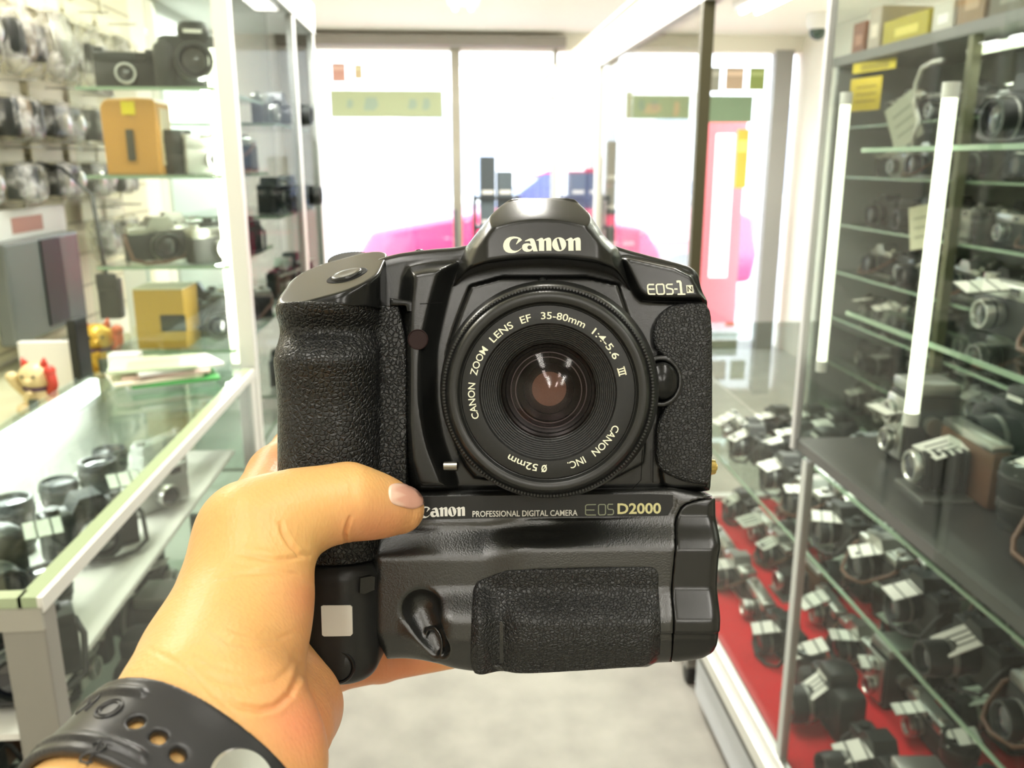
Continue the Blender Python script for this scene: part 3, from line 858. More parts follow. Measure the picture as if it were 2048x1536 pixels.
def put(kind, x, y, z, rz, label, group):
    p = PROTO[kind]
    o = p if kind not in used else copy_tree(p)
    used.add(kind)
    o.location = (x, y, z); o.rotation_euler = (0, 0, rz)
    if x > 0.6: o.scale = (1.06, 1.06, 1.06)
    tag(o, label, CAT[kind], group)
    return o


# price tags: three white strips on a dark card, or one plain card
def make_tag(striped):
    o = empty('price_tag')
    MB().box(-0.026, 0.026, -0.018, 0.018, 0, 0.0012).build('card', tagk if striped else wht, o)
    if striped:
        for i, (x0, x1) in enumerate(((-0.025, -0.0105), (-0.0075, 0.0095), (0.0125, 0.0245))):
            MB().box(x0, x1, -0.0165, 0.0165, 0.0012, 0.0018).build('white_strip', wht, o)
    else:
        for y in (-0.008, 0.0, 0.008):
            MB().box(-0.018, 0.014, y - 0.0011, y + 0.0011, 0.0012, 0.0016).build('printed_line', tagk, o)
    return o


TAGP = {True: make_tag(True), False: make_tag(False)}
tused = set()


def put_tag(striped, loc, rot, label, group, s=1.0):
    o = TAGP[striped] if striped not in tused else copy_tree(TAGP[striped])
    tused.add(striped)
    o.location = loc; o.rotation_euler = rot; o.scale = (s, s, s)
    tag(o, label, 'price tag', group)
    return o


HT = {'black film SLR': .097, 'chrome and black SLR': .097, 'long-lensed black SLR': .097, 'chrome rangefinder camera': .08, 'small black rangefinder': .08, 'bulky black autofocus SLR': .133,
      'upright black zoom lens': .091, 'short black lens': .056, 'box-shaped twin-lens camera': .136, 'brown folding bellows camera': .096, 'silver compact camera': .08}


WD = {'black film SLR': .150, 'chrome and black SLR': .150, 'long-lensed black SLR': .150, 'chrome rangefinder camera': .132, 'small black rangefinder': .12, 'bulky black autofocus SLR': .152,
      'upright black zoom lens': .07, 'short black lens': .068, 'box-shaped twin-lens camera': .095, 'brown folding bellows camera': .152, 'silver compact camera': .114}


def fill(place, xs, y0, y1, step, z, kinds, face, group, tagp, rows=None, seed=0, jig=0.012, maxh=0.2, from_near='from near end'):
    """rows of stock on one shelf; face = heading towards which lenses look"""
    rnd = random.Random(seed)
    n = 0
    rname = rows or (['front row', 'second row', 'third row', 'rearmost row'][:len(xs)] if len(xs) > 2 else (['front row', 'back row'] if len(xs) > 1 else ['']))
    for ri, x in enumerate(xs):
        y = y0 + rnd.random() * 0.05; i = 0; last = None
        while True:
            kind = rnd.choice([k for k in kinds if HT[k] < maxh and k != last]); last = kind
            hw = WD[kind] * (1.06 if x > 0.6 else 1.0) / 2 + 0.006; y += hw
            if y + hw > y1 + 0.05: break
            yy = y; xx = x + (rnd.random() - 0.5) * jig * 0.6
            rz = face + (rnd.random() - 0.5) * 0.16
            lab = '%s, %s, %s %s' % (kind, place, (rname[ri] + ', ') if rname[ri] else '', ordl(i) + ' ' + from_near)
            lab = lab.replace(' ,', ',').replace('  ', ' ')
            put(kind, xx, yy, z, rz, lab, group)
            if rnd.random() < tagp:
                striped = rnd.random() < 0.62
                hgt = HT[kind]
                d = Vector((math.sin(rz), -math.cos(rz), 0))
                s_ = 1.15 + rnd.random() * 0.4
                if 'lens' == CAT[kind]: px_, py_, pz_ = xx, yy, z + hgt + 0.003
                else:
                    px_, py_ = xx + d.x * 0.045, yy + d.y * 0.045; pz_ = z + (0.072 if kind != 'bulky black autofocus SLR' else 0.095) + (0.02 if 'box' in kind else 0)
                put_tag(striped, (px_, py_, pz_), (R(18) * (rnd.random() - 0.2), R(-22) * rnd.random() * (1 if face < 0 else -1), face + R(90) + (rnd.random() - 0.5) * 0.7),
                        '%s price tag on the %s %s, %s%s' % ('striped' if striped else 'plain white', ordl(i), 'item', place, (', ' + rname[ri]) if rname[ri] else ''), 'price tags in the showcases', s_)
            i += 1; n += 1
            y += hw + rnd.random() * 0.006
    return n


AISLE = R(-90)      # facing -X, towards the aisle
mix1 = ['black film SLR', 'chrome and black SLR', 'long-lensed black SLR', 'chrome rangefinder camera', 'bulky black autofocus SLR', 'upright black zoom lens', 'black film SLR', 'box-shaped twin-lens camera', 'brown folding bellows camera']
mix2 = ['black film SLR', 'chrome and black SLR', 'chrome rangefinder camera', 'small black rangefinder', 'upright black zoom lens', 'short black lens', 'silver compact camera', 'long-lensed black SLR']
NT = 0
NT += fill('red case floor', (0.79, 0.955, 1.12), 0.95, 2.66, 0.165, 0.301, mix1, AISLE, 'cameras on the red floor of the low showcase', 0.85, seed=11, jig=0.03)
NT += fill('low case lower shelf', (0.90, 1.05, 1.17), 0.62, 2.66, 0.155, 0.586, mix1, AISLE, 'cameras on the lower glass shelf of the low showcase', 0.85, seed=12, jig=0.02)
NT += fill('low case upper shelf', (0.93, 1.06, 1.18), 0.60, 1.84, 0.155, 0.761, [k for k in mix2], AISLE, 'cameras on the upper glass shelf of the low showcase', 0.8, seed=13, maxh=0.098)
NT += fill('tall case floor', (0.79, 0.96, 1.12), 0.66, 1.42, 0.145, 0.953, mix1, AISLE, 'cameras on the floor of the tall right showcase', 0.8, seed=14)
NT += fill('tall case middle shelf', (0.82, 0.97, 1.12), 0.72, 1.36, 0.15, 1.201, mix2, AISLE, 'cameras on the middle shelf of the tall right showcase', 0.6, seed=15)
NT += fill('tall case top shelf', (0.86, 1.05), 0.80, 1.36, 0.16, 1.471, mix2, AISLE, 'cameras on the top shelf of the tall right showcase', 0.3, seed=16)
for zi, (z, nm) in enumerate(zip(BZ, ('bottom', 'second', 'third', 'fourth', 'fifth', 'sixth', 'seventh', 'eighth', 'top'))):
    if zi == 0: continue
    NT += fill('wall cabinet %s shelf' % nm, (1.445, 1.60), 1.40, 2.88, 0.135, z + 0.001, mix2 if zi < 8 else ['black film SLR', 'small black rangefinder', 'short black lens', 'chrome rangefinder camera'], AISLE,
               'cameras on the %s shelf of the dark wall cabinet' % nm, 0.5, seed=20 + zi, maxh=0.125 if zi < 8 else 0.1)

# left tall showcase: far run seen through the aisle glass, and the near bay seen through its end glass
for zi, (z, nm) in enumerate(((0.78, 'bottom'), (1.05, 'second'), (1.3, 'third'), (1.55, 'top'))):
    NT += fill('left showcase far bay, %s shelf' % nm, (-0.53,), 2.55, 3.05, 0.20, z + 0.001, mix2, R(90), 'cameras in the far bay of the tall left showcase', 0.45, seed=40 + zi, from_near='from near end')
FR = 0.0
def row(place, items, y, z, group, fz=0.0):
    for i, (kind, x, rz) in enumerate(items):
        put(kind, x, y, z, rz, '%s, %s, %s from the left' % (kind, place, ordl(i)), group)
row('top shelf, near left bay', [('small black rangefinder', -0.70, 0.3), ('bulky black autofocus SLR', -0.55, 0.25)], 2.05, 1.601, 'cameras on the top shelf of the near left bay')
row('rear of the orange case shelf', [('chrome rangefinder camera', -0.69, 0.2), ('chrome and black SLR', -0.54, -0.2)], 2.22, 1.421, 'cameras behind the orange case')
row('orange case shelf', [('upright black zoom lens', -0.600, 0.0), ('silver compact camera', -0.525, 0.5)], 2.03, 1.421, 'items beside the orange case')
row('third shelf, near left bay', [('chrome and black SLR', -0.66, 0.6), ('chrome rangefinder camera', -0.535, 0.9)], 2.03, 1.226, 'cameras on the third shelf of the near left bay')
row('rear of third shelf, near left bay', [('chrome and black SLR', -0.68, 0.5), ('black film SLR', -0.54, 0.4)], 2.20, 1.226, 'cameras on the third shelf of the near left bay')
row('lowest lit shelf, near left bay', [('upright black zoom lens', -0.555, 0.0), ('long-lensed black SLR', -0.56, 0.2)], 2.12, 1.036, 'items on the lowest lit shelf of the near left bay')
PROTO_last = None
row('rear of lowest lit shelf, near left bay', [('black film SLR', -0.68, 0.2), ('chrome and black SLR', -0.55, 0.3)], 2.32, 1.036, 'items on the lowest lit shelf of the near left bay')
# inside the counter
row('counter shelf nearest the viewer', [('bulky black autofocus SLR', -0.705, 0.7), ('short black lens', -0.60, 0.0), ('black film SLR', -0.545, 0.5)], 0.985, 0.824, 'items on the upper shelf of the glass counter')
row('second rank on the counter shelf', [('bulky black autofocus SLR', -0.69, 0.9), ('short black lens', -0.585, 0.0)], 1.17, 0.824, 'items on the upper shelf of the glass counter')
row('third rank on the counter shelf', [('upright black zoom lens', -0.72, 0), ('black film SLR', -0.60, 0.7)], 1.36, 0.824, 'items on the upper shelf of the glass counter')
row('fourth rank on the counter shelf', [('short black lens', -0.725, 0), ('upright black zoom lens', -0.65, 0), ('silver compact camera', -0.55, 0.9)], 1.54, 0.824, 'items on the upper shelf of the glass counter')
row('fifth rank on the counter shelf', [('short black lens', -0.70, 0), ('silver compact camera', -0.60, 1.1)], 1.72, 0.824, 'items on the upper shelf of the glass counter')
NT += fill('glass counter lower shelf', (-0.52, -0.68), 0.95, 1.8, 0.18, 0.561, mix1, R(90), 'cameras on the lower shelf of the glass counter', 0.75, seed=61)
NT += fill('glass counter floor', (-0.52, -0.68), 0.95, 1.8, 0.18, 0.136, mix1, R(90), 'cameras on the floor of the glass counter', 0.75, seed=62)
for i, (x, y) in enumerate(((-0.66, 1.02), (-0.6, 1.21), (-0.56, 1.42))):
    put_tag(True, (x, y, 0.93 if i < 2 else 0.925), (R(25), 0, R(30)), 'striped price tag lying over the %s camera under the counter top' % ordl(i), 'price tags under the counter top')
for k in PROTO:
    if k not in used:
        for c in PROTO[k].children_recursive: bpy.data.objects.remove(c)
        bpy.data.objects.remove(PROTO[k])
print('STOCK', NT)

# ================================================================== left side: orange case, packs on the wall, lucky cats
# tan box case with strap, on the second shelf of the near left bay
o = empty('camera_case', (-0.678, 2.02, 1.4205)); tag(o, 'orange-tan round-topped leather case with a dark latch on the near left glass shelf', 'camera case')
tan = mat('orange_tan_leather', (0.62, 0.30, 0.055), 0.45); bump(tan, 300, 0.0006)
b = MB(); pr_ = [(-0.056, 0.0), (-0.058, 0.12)] + [(-0.058 + 0.022 * (1 - math.cos(a)), 0.135 + 0.022 * math.sin(a)) for a in (0.3, 0.8, 1.2, 1.57)] + [(0.02, 0.160), (0.052, 0.158), (0.058, 0.15), (0.056, 0)]
b.prism(pr_, -0.05, 0.05); b.xform(Matrix.Rotation(R(90), 4, 'X'))
cb = b.build('body', tan, o); mm = cb.modifiers.new('b', 'BEVEL'); mm.width = 0.004; mm.segments = 2
MB().box(-0.008, 0.008, -0.056, -0.05, 0.03, 0.095, 0.002).build('latch_strap', mat('dark_strap', (0.06, 0.05, 0.03), 0.5), o)
MB().box(0.056, 0.060, -0.03, 0.03, 0.02, 0.14, 0.001).build('side_panel', mat('pale_side', (0.75, 0.62, 0.4), 0.35), o)
ob = MB().box(-0.012, 0.016, -0.0505 - 0.002, -0.0505, 0.125, 0.152).build('price_sticker', mat('yellow_sticker', (0.85, 0.68, 0.02), 0.5), o)

# yellow boxed item and green/white booklets at the bottom of the bay
o = empty('yellow_box', (-0.655, 2.02, 1.0355)); tag(o, 'yellow product box with a black patch on the lowest lit shelf, near left bay', 'box')
yel = mat('yellow_card', (0.52, 0.31, 0.04), 0.45)
MB().box(-0.055, 0.055, -0.05, 0.06, 0, 0.135, 0.002).build('carton', yel, o)
MB().box(0.0, 0.056, -0.051, -0.05, 0.04, 0.078).build('black_patch', k_, o)
MB().box(-0.055, 0.055, -0.05, 0.06, 0.135, 0.138).build('lid', mat('pale_lid', (0.75, 0.72, 0.55), 0.4), o)
random.seed(9)
bcols = [('white', (0.85, 0.84, 0.8)), ('green', (0.1, 0.42, 0.12)), ('cream', (0.8, 0.74, 0.58)), ('pale pink', (0.8, 0.62, 0.55)), ('white', (0.88, 0.88, 0.86)), ('pale green', (0.6, 0.72, 0.5))]
for i, (n_, c) in enumerate(bcols):
    o = MB().box(-0.085, 0.085, -0.06, 0.06, 0, 0.007, 0.001).build('booklet', mat('booklet_' + n_.replace(' ', '_'), c, 0.4))
    o.location = (-0.60 + 0.02 * math.sin(i * 2.1), 1.80 + 0.015 * math.cos(i * 1.7), ct + 0.001 + i * 0.0075); o.rotation_euler = (0, 0, R(25 + 13 * math.sin(i * 3.3)))
    tag(o, '%s booklet, %s from the bottom of the loose pile on the counter top' % (n_, ordl(i)), 'booklet', 'booklets piled on the counter')
    MB().box(-0.05, 0.05, -0.058, 0.02, 0.007, 0.0074).build('cover_print', mat('print_' + n_.replace(' ', '_'), tuple(v * 0.7 for v in c), 0.4), o)
# papers propped under: small white cartons on top of pile
o = empty('card_box', (-0.70, 1.86, ct + 0.001)); tag(o, 'small white carton standing behind the booklets at the far end of the counter', 'box')
MB().box(-0.03, 0.03, -0.02, 0.02, 0, 0.05, 0.001).build('carton', white_lam, o)
MB().box(-0.02, 0.02, -0.021, -0.02, 0.015, 0.035).build('label_panel', mat('green_label', (0.12, 0.4, 0.14), 0.5), o)

# shelf behind the counter with figurines
o = MB().box(XL + 0.0, -0.82, 0.9, 2.75, 0.90, 0.925).build('back_shelf', mat('olive_shelf', (0.56, 0.56, 0.38), 0.45)); tag(o, 'olive-cream work shelf along the left wall behind the counter', 'shelf')
o = MB().box(XL + 0.0, -0.84, 0.95, 2.7, 0.0, 0.90).build('shelf_cupboard', white_lam); tag(o, 'white cupboard under the work shelf behind the counter', 'cupboard')


def lucky_cat(x, y, z, rz, s, body_m, trim_m, lab):
    o = empty('lucky_cat_figurine', (x, y, z)); o.rotation_euler = (0, 0, rz); tag(o, lab, 'figurine')
    def B(c, r, sc, n=18): return MB().ball(Vector(c) * s, r * s, sc, n)
    body = MB(); body.ball(Vector((0, 0, 0.045)) * s, 0.045 * s, (1, 0.85, 1.05), 18); body.ball(Vector((-0.028, -0.028, 0.018)) * s, 0.02 * s, (1, 1.2, 0.9)); body.ball(Vector((0.028, -0.028, 0.018)) * s, 0.02 * s, (1, 1.2, 0.9))
    body.build('body', body_m, o, smooth=True)
    hd = B((0, -0.01, 0.103), 0.038, (1.15, 0.95, 0.95)).build('head', body_m, o, smooth=True)
    for sx in (-1, 1):
        e = MB(); e.cyl(Vector((sx * 0.024, -0.01, 0.128)) * s, Vector((sx * 0.03, -0.012, 0.152)) * s, 0.013 * s, 0.002 * s, 12); e.build('ear', trim_m, hd, smooth=True)
        B((sx * 0.015, -0.045, 0.108), 0.0042, (1, 0.6, 1), 10).build('eye', k_, hd, smooth=True)
        p = MB(); p.tube([Vector(q) * s for q in ((sx * 0.035, -0.01, 0.06), (sx * 0.052, -0.022, 0.085), (sx * 0.052, -0.03, 0.118 if sx > 0 else 0.10))], [0.014 * s, 0.012 * s, 0.013 * s], 10); p.ball(Vector((sx * 0.052, -0.031, 0.122 if sx > 0 else 0.104)) * s, 0.015 * s); p.build('raised_paw', trim_m if sx > 0 else body_m, o, smooth=True)
    b = MB(); b.ball(Vector((0, -0.047, 0.096)) * s, 0.009 * s, (1.3, 0.7, 0.8), 10); b.build('muzzle', body_m, hd, smooth=True)
    b = MB(); b.tube([(0.033 * s * math.cos(a), (-0.004 + 0.033 * math.sin(a)) * s, 0.072 * s) for a in np.linspace(0, 2 * math.pi, 20, endpoint=False)], 0.005 * s, 8, True); b.build('collar', mat('dark_collar', (0.12, 0.06, 0.12), 0.5), o, smooth=True)
    B((0, -0.045, 0.064), 0.008, (1, 1, 1)).build('bell', body_m, o, smooth=True)
    MB().box(0.0, 0.022 * s, -0.058 * s, -0.046 * s, 0.015 * s, 0.052 * s, 0.003 * s).build('tablet', mat('dark_tablet', (0.08, 0.1, 0.08), 0.4), o)
    MB().lathe([(0.044 * s, 0), (0.05 * s, 0.005 * s), (0.05 * s, 0.012 * s), (0.042 * s, 0.016 * s)], n=20).build('cushion', mat('gold_cushion', (0.7, 0.5, 0.08), 0.4), o, smooth='auto')
    return o
cream_c = mat('cream_glaze', (0.80, 0.66, 0.36), 0.3); red_c = mat('red_glaze', (0.62, 0.06, 0.04), 0.3); gold_c = mat('gold_glaze', (0.75, 0.48, 0.07), 0.28, metal=0.35)
lucky_cat(-0.876, 1.84, 0.926, R(-8), 0.82, cream_c, red_c, 'cream lucky cat figurine with red ears on the shelf behind the counter')
lucky_cat(-0.885, 2.19, 0.926, R(15), 0.95, gold_c, mat('orange_red_glaze', (0.7, 0.14, 0.06), 0.3), 'gold lucky cat figurine on a dark block, right of the cream one')
o = MB().box(-0.99, -0.87, 2.0, 2.02, 0.926, 1.05, 0.003).build('white_card', white_lam); tag(o, 'blank white card standing behind the cream lucky cat', 'card')
o = MB().box(-0.872, -0.852, 1.99, 2.06, 0.926, 1.10, 0.003).build('black_strip_box', k_); tag(o, 'tall thin black box standing between the two lucky cats', 'box')
o = MB().ball((-0.985, 1.72, 0.985), 0.055, (0.6, 1, 1.1)).build('black_pouch', k_, smooth=True); tag(o, 'round black pouch at the left edge beside the cream lucky cat', 'pouch')


# slatted wall panel with hanging packs
o = empty('slat_panel', (XL, 2.6, 1.3)); tag(o, 'cream slatted display panel on the left wall behind the hanging packs', 'display panel')
MB().box(0.001, 0.014, -1.6, 0.9, -0.36, 1.0).build('panel', mat('slat_cream', (0.74, 0.70, 0.52), 0.5), o)
b = MB()
for i in range(13): b.box(0.014, 0.0165, -1.6, 0.9, -0.34 + i * 0.1, -0.332 + i * 0.1)
b.build('slats', mat('slat_groove', (0.45, 0.42, 0.3), 0.6), o)
for i in range(9):
    MB().box(0.0165, 0.022, -1.3 + i * 0.24, -1.29 + i * 0.24, -0.3, 0.98).build('wire_upright', mat('rack_wire', (0.7, 0.68, 0.55), 0.4, metal=0.3), o)
bagm = bpy.data.materials.new('clear_bag'); bagm.use_nodes = True
_nt = bagm.node_tree; _nt.nodes.clear()
_o = _nt.nodes.new('ShaderNodeOutputMaterial'); _t = _nt.nodes.new('ShaderNodeBsdfTransparent'); _t.inputs[0].default_value = (0.93, 0.93, 0.9, 1)
_g = _nt.nodes.new('ShaderNodeBsdfPrincipled'); _g.inputs['Base Color'].default_value = (0.95, 0.95, 0.9, 1); _g.inputs['Roughness'].default_value = 0.16
_n = _nt.nodes.new('ShaderNodeTexNoise'); _n.inputs['Scale'].default_value = 17; _n.inputs['Detail'].default_value = 4
_tc = _nt.nodes.new('ShaderNodeTexCoord'); _nt.links.new(_tc.outputs['Object'], _n.inputs['Vector'])
_bp = _nt.nodes.new('ShaderNodeBump'); _bp.inputs['Distance'].default_value = 0.03; _nt.links.new(_n.outputs[0], _bp.inputs['Height']); _nt.links.new(_bp.outputs[0], _g.inputs['Normal'])
_r = _nt.nodes.new('ShaderNodeValToRGB'); _r.color_ramp.elements[0].position = 0.42; _r.color_ramp.elements[0].color = (0.03,) * 3 + (1,); _r.color_ramp.elements[1].position = 0.66; _r.color_ramp.elements[1].color = (0.8,) * 3 + (1,)  # noise lays whitish patches into the colour, standing for glints on the plastic
_nt.links.new(_n.outputs[0], _r.inputs[0]); _m = _nt.nodes.new('ShaderNodeMixShader'); _nt.links.new(_r.outputs[0], _m.inputs[0]); _nt.links.new(_t.outputs[0], _m.inputs[1]); _nt.links.new(_g.outputs[0], _m.inputs[2]); _nt.links.new(_m.outputs[0], _o.inputs[0])
card_m = mat('header_card', (0.80, 0.77, 0.62), 0.5)


def pack(y, ztop, w, h, d, content, lab, header=True, x=XL + 0.05):
    o = empty('hanging_pack', (x, y, ztop)); tag(o, lab, 'pack', 'packs hanging on the left wall')
    MB().cyl((-0.035, 0, -0.006), (d + 0.02, 0, -0.006), 0.003, n=8).build('hook', chrome, o)
    if header: MB().box(0.0, 0.004, -w / 2, w / 2, -0.045, 0.012).build('header_card', card_m, o)
    # puffed bag: subdivided box pinched at its edges
    bm = MB(); n = 8
    grid = {}
    for s in (-1, 1):
        for i in range(n + 1):
            for j in range(n + 1):
                u, v_ = i / n * 2 - 1, j / n * 2 - 1
                puff = ((1 - u ** 4) * (1 - v_ ** 4)) ** 0.5
                grid[s, i, j] = bm.bm.verts.new((d / 2 + s * d / 2 * puff, u * w / 2, -0.04 - (1 - v_) / 2 * (h - 0.04)))
    for s in (-1, 1):
        for i in range(n):
            for j in range(n):
                f = [grid[s, i, j], grid[s, i + 1, j], grid[s, i + 1, j + 1], grid[s, i, j + 1]]
                bm.bm.faces.new(f)
    bmesh.ops.remove_doubles(bm.bm, verts=bm.bm.verts[:], dist=1e-5)
    bm.build('clear_bag', bagm, o, smooth=True)
    zc = -h * 0.62
    if content == 'lenses':
        for q in (-0.3, 0.0, 0.3):
            b = MB(); b.lathe([(0.029, -0.045), (0.034, -0.03), (0.034, 0.03), (0.029, 0.045)], axis='Z', cen=(d / 2, q * w, zc), n=18); b.build('packed_lens', k_ if q else mat('brown_barrel', (0.16, 0.10, 0.04), 0.4), o, smooth='auto')
    elif content == 'cameras':
        for q in (-0.24, 0.24):
            MB().box(d / 2 - 0.02, d / 2 + 0.02, q * w - w * 0.2, q * w + w * 0.2, zc - 0.04, zc + 0.045, 0.006).build('packed_camera', k_, o)
            b = MB(); b.lathe([(0.02, d / 2 + 0.02), (0.024, d / 2 + 0.035), (0.015, d / 2 + 0.04)], axis='X', cen=(0, q * w, zc), n=16); b.build('packed_lens', chrome, o, smooth='auto')
    elif content == 'box':
        MB().box(d * 0.25, d * 0.75, -w * 0.3, w * 0.3, zc - h * 0.28, zc + h * 0.28, 0.004).build('packed_box', mat('charcoal_card', (0.05, 0.06, 0.06), 0.4), o)
    elif content == 'straps':
        b = MB()
        for q in range(5): b.tube([(d / 2, -w * 0.3 + q * w * 0.14, -0.05), (d * 0.6, -w * 0.3 + q * w * 0.15 + 0.01, zc), (d / 2, -w * 0.28 + q * w * 0.14, -h * 0.93)], 0.008, 6)
        b.build('packed_straps', chrome_d if w > 0.17 else k_, o, smooth=True)
    return o
nth = 0
for rowi, (zt, h, w, ys, kinds, rn) in enumerate((
        (1.90, 0.24, 0.20, (2.0, 2.22, 2.46, 2.70, 2.94, 3.18), ('straps', 'cameras', 'lenses', 'straps', 'cameras', 'straps'), 'top'),
        (1.655, 0.16, 0.21, (2.12, 2.38, 2.64, 2.90), ('lenses', 'lenses', 'cameras', 'lenses'), 'second'),
        (1.49, 0.15, 0.19, (2.12, 2.36, 2.60, 2.84, 3.05), ('cameras', 'box', 'cameras', 'cameras', 'lenses'), 'third'),
        (1.315, 0.17, 0.15, (2.86, 3.05), ('straps', 'cameras'), 'fourth'))):
    for i, (y, kd) in enumerate(zip(ys, kinds)):
        pack(y, zt, w, h, 0.075, kd, 'clear bag of %s, %s row on left wall, %s from near end' % ({'straps': 'tangled straps', 'cameras': 'dark cameras', 'lenses': 'short lenses', 'box': 'a dark box'}[kd], rn, ordl(i)))
# big header-card pack with a dark box, and a black flash hanging on its strap
o = empty('hanging_pack', (XL + 0.06, 2.42, 1.33)); tag(o, 'large charcoal blister pack under a white header card low on the left wall', 'pack')
MB().box(0, 0.012, -0.24, 0.20, -0.075, 0.0, 0.002).build('header_card', white_lam, o)
MB().box(0.012, 0.0135, -0.12, 0.05, -0.06, -0.02).build('red_print', mat('faded_red', (0.5, 0.25, 0.2), 0.5), o)
MB().box(0.012, 0.0135, -0.24, -0.2, -0.06, -0.02).build('orange_print', mat('orange_ink', (0.85, 0.45, 0.05), 0.5), o)
MB().box(0.0, 0.045, -0.24, 0.19, -0.33, -0.075, 0.008).build('blister', mat('smoky_blister', (0.16, 0.18, 0.18), 0.18, spec=0.7), o)
MB().box(0.045, 0.05, -0.06, 0.06, -0.31, -0.08, 0.002).build('black_insert', k_, o)
o = empty('flash_unit', (-0.93, 2.42, 1.03)); tag(o, 'black flash unit hanging on a thin black strap right of the charcoal pack', 'flash')
MB().box(-0.028, 0.028, -0.02, 0.02, 0.0, 0.11, 0.004).build('body', k_, o, smooth='auto'); MB().box(-0.026, 0.026, -0.028, -0.01, 0.08, 0.125, 0.004).build('head', k_, o, smooth='auto')
b = MB(); b.tube([(-0.005, 0, 0.11), (-0.012, 0.0, 0.2), (-0.03, 0.03, 0.33), (-0.12, 0.08, 0.40), (-0.22, 0.12, 0.42)], 0.005, 6); b.build('strap', k_, o, smooth=True)
o = empty('white_carton', (-0.86, 2.44, 0.926)); tag(o, 'narrow white carton standing behind the black flash unit', 'box')
MB().box(-0.03, 0.03, -0.02, 0.02, 0, 0.24, 0.002).build('carton', white_lam, o); MB().box(-0.02, 0.02, -0.021, -0.02, 0.03, 0.08).build('label_panel', card_m, o)

# things on top of the cases
def cube_box(name, x0, x1, y0, y1, z, h, c, lab, cat='box'):
    o = MB().box(x0, x1, y0, y1, z, z + h, 0.004).build(name, mat(name + '_card', c, 0.5)); tag(o, lab, cat, 'boxes on top of the right wall cabinet' if x0 > 1 else 'boxes on top of the left showcase')
    MB().box(x0 - 0.001, x0 + 0.0, y0 + (y1 - y0) * 0.2, y0 + (y1 - y0) * 0.7, z + h * 0.3, z + h * 0.6).build('box_label', mat(name + '_label', tuple(min(1, v * 1.5 + 0.12) for v in c), 0.5), o)
TZ = 1.786
for i, (y0, y1, h, c, n) in enumerate(((1.62, 1.80, 0.12, (0.06, 0.05, 0.03), 'black'), (1.83, 2.02, 0.16, (0.22, 0.13, 0.04), 'brown'), (2.05, 2.2, 0.10, (0.10, 0.09, 0.04), 'dark olive'), (2.22, 2.34, 0.13, (0.25, 0.15, 0.05), 'tan-brown'),
                                        (2.36, 2.46, 0.08, (0.7, 0.68, 0.6), 'white'), (2.48, 2.74, 0.075, (0.52, 0.44, 0.03), 'mustard yellow'), (2.76, 2.84, 0.13, (0.55, 0.48, 0.4), 'beige'), (2.86, 2.95, 0.10, (0.24, 0.08, 0.03), 'red-brown'))):
    cube_box('stored_box', 1.34, 1.62, y0, y1, TZ, h, c, '%s box on top of the dark wall cabinet, %s from the near end' % (n, ordl(i)))
for i, (y, c, n, h) in enumerate(((2.02, (0.7, 0.5, 0.2), 'tan', 0.06), (2.3, (0.25, 0.3, 0.05), 'olive', 0.09), (2.62, (0.72, 0.62, 0.02), 'bright yellow', 0.09), (2.96, (0.72, 0.28, 0.03), 'orange', 0.08))):
    o = MB().box(-0.62, -0.46, y, y + 0.11, 1.951, 1.951 + h, 0.003).build('stored_box', mat('topbox', c, 0.5)); tag(o, '%s box on top of the tall left showcase' % n, 'box', 'boxes on top of the left showcase')
    MB().box(-0.4595, -0.459, y + 0.02, y + 0.09, 1.951 + h * 0.3, 1.951 + h * 0.6).build('box_label', white_lam, o)
o = MB().box(XF + 0.0, XF + 0.05, 3.05, 3.17, 1.976, 2.06, 0.004).build('stored_box', yel); tag(o, 'yellow box lying on the white overhead beam', 'box')

# notes and small signs taped in the right cases
def note(x, y, z, w, h, c, lab, rx=0.0):
    o = MB().box(-0.0008, 0.0008, -w / 2, w / 2, -h / 2, h / 2).build('paper_note', mat('note_paper', c, 0.6)); o.location = (x, y, z); o.rotation_euler = (rx, 0, R(12)); tag(o, lab, 'note')
    for k in (-1, 0, 1): MB().box(-0.0014, -0.0008, -w * 0.35, w * 0.3, k * h * 0.22 - 0.003, k * h * 0.22 + 0.003).build('written_line', mat('note_ink', tuple(v * 0.55 for v in c), 0.6), o)
note(1.322, 2.78, 1.655, 0.15, 0.10, (0.85, 0.65, 0.03), 'square yellow note at the far end of the dark wall cabinet')
note(1.322, 2.74, 1.735, 0.20, 0.03, (0.85, 0.68, 0.03), 'narrow yellow strip note above the square yellow note')
note(1.322, 2.52, 1.56, 0.12, 0.14, (0.72, 0.76, 0.66), 'tilted pale green leaflet in the dark wall cabinet', R(-28))
note(1.30, 1.80, 1.50, 0.06, 0.22, (0.75, 0.7, 0.08), 'tall yellow note at the right edge of the picture')
note(1.322, 2.36, 1.27, 0.09, 0.12, (0.72, 0.70, 0.52), 'tilted cream card between the two lit tubes', R(-12))
# chrome hoop hanging in the wall cabinet
o = empty('chrome_hoop', (1.318, 2.42, 1.66)); tag(o, 'curled chrome wire hook hanging in the dark wall cabinet', 'hook')
b = MB(); b.tube([(0, -0.08, 0.05), (0, -0.03, 0.05), (0, 0.02, 0.04), (0, 0.045, 0.0), (0, 0.04, -0.06), (0, 0.01, -0.10), (0, 0.03, -0.14), (0, 0.02, -0.19)], 0.008, 8); b.build('wire', chrome, o, smooth=True)
MB().ball((0, 0.01, -0.03), 0.014).build('bead', chrome, o, smooth=True)
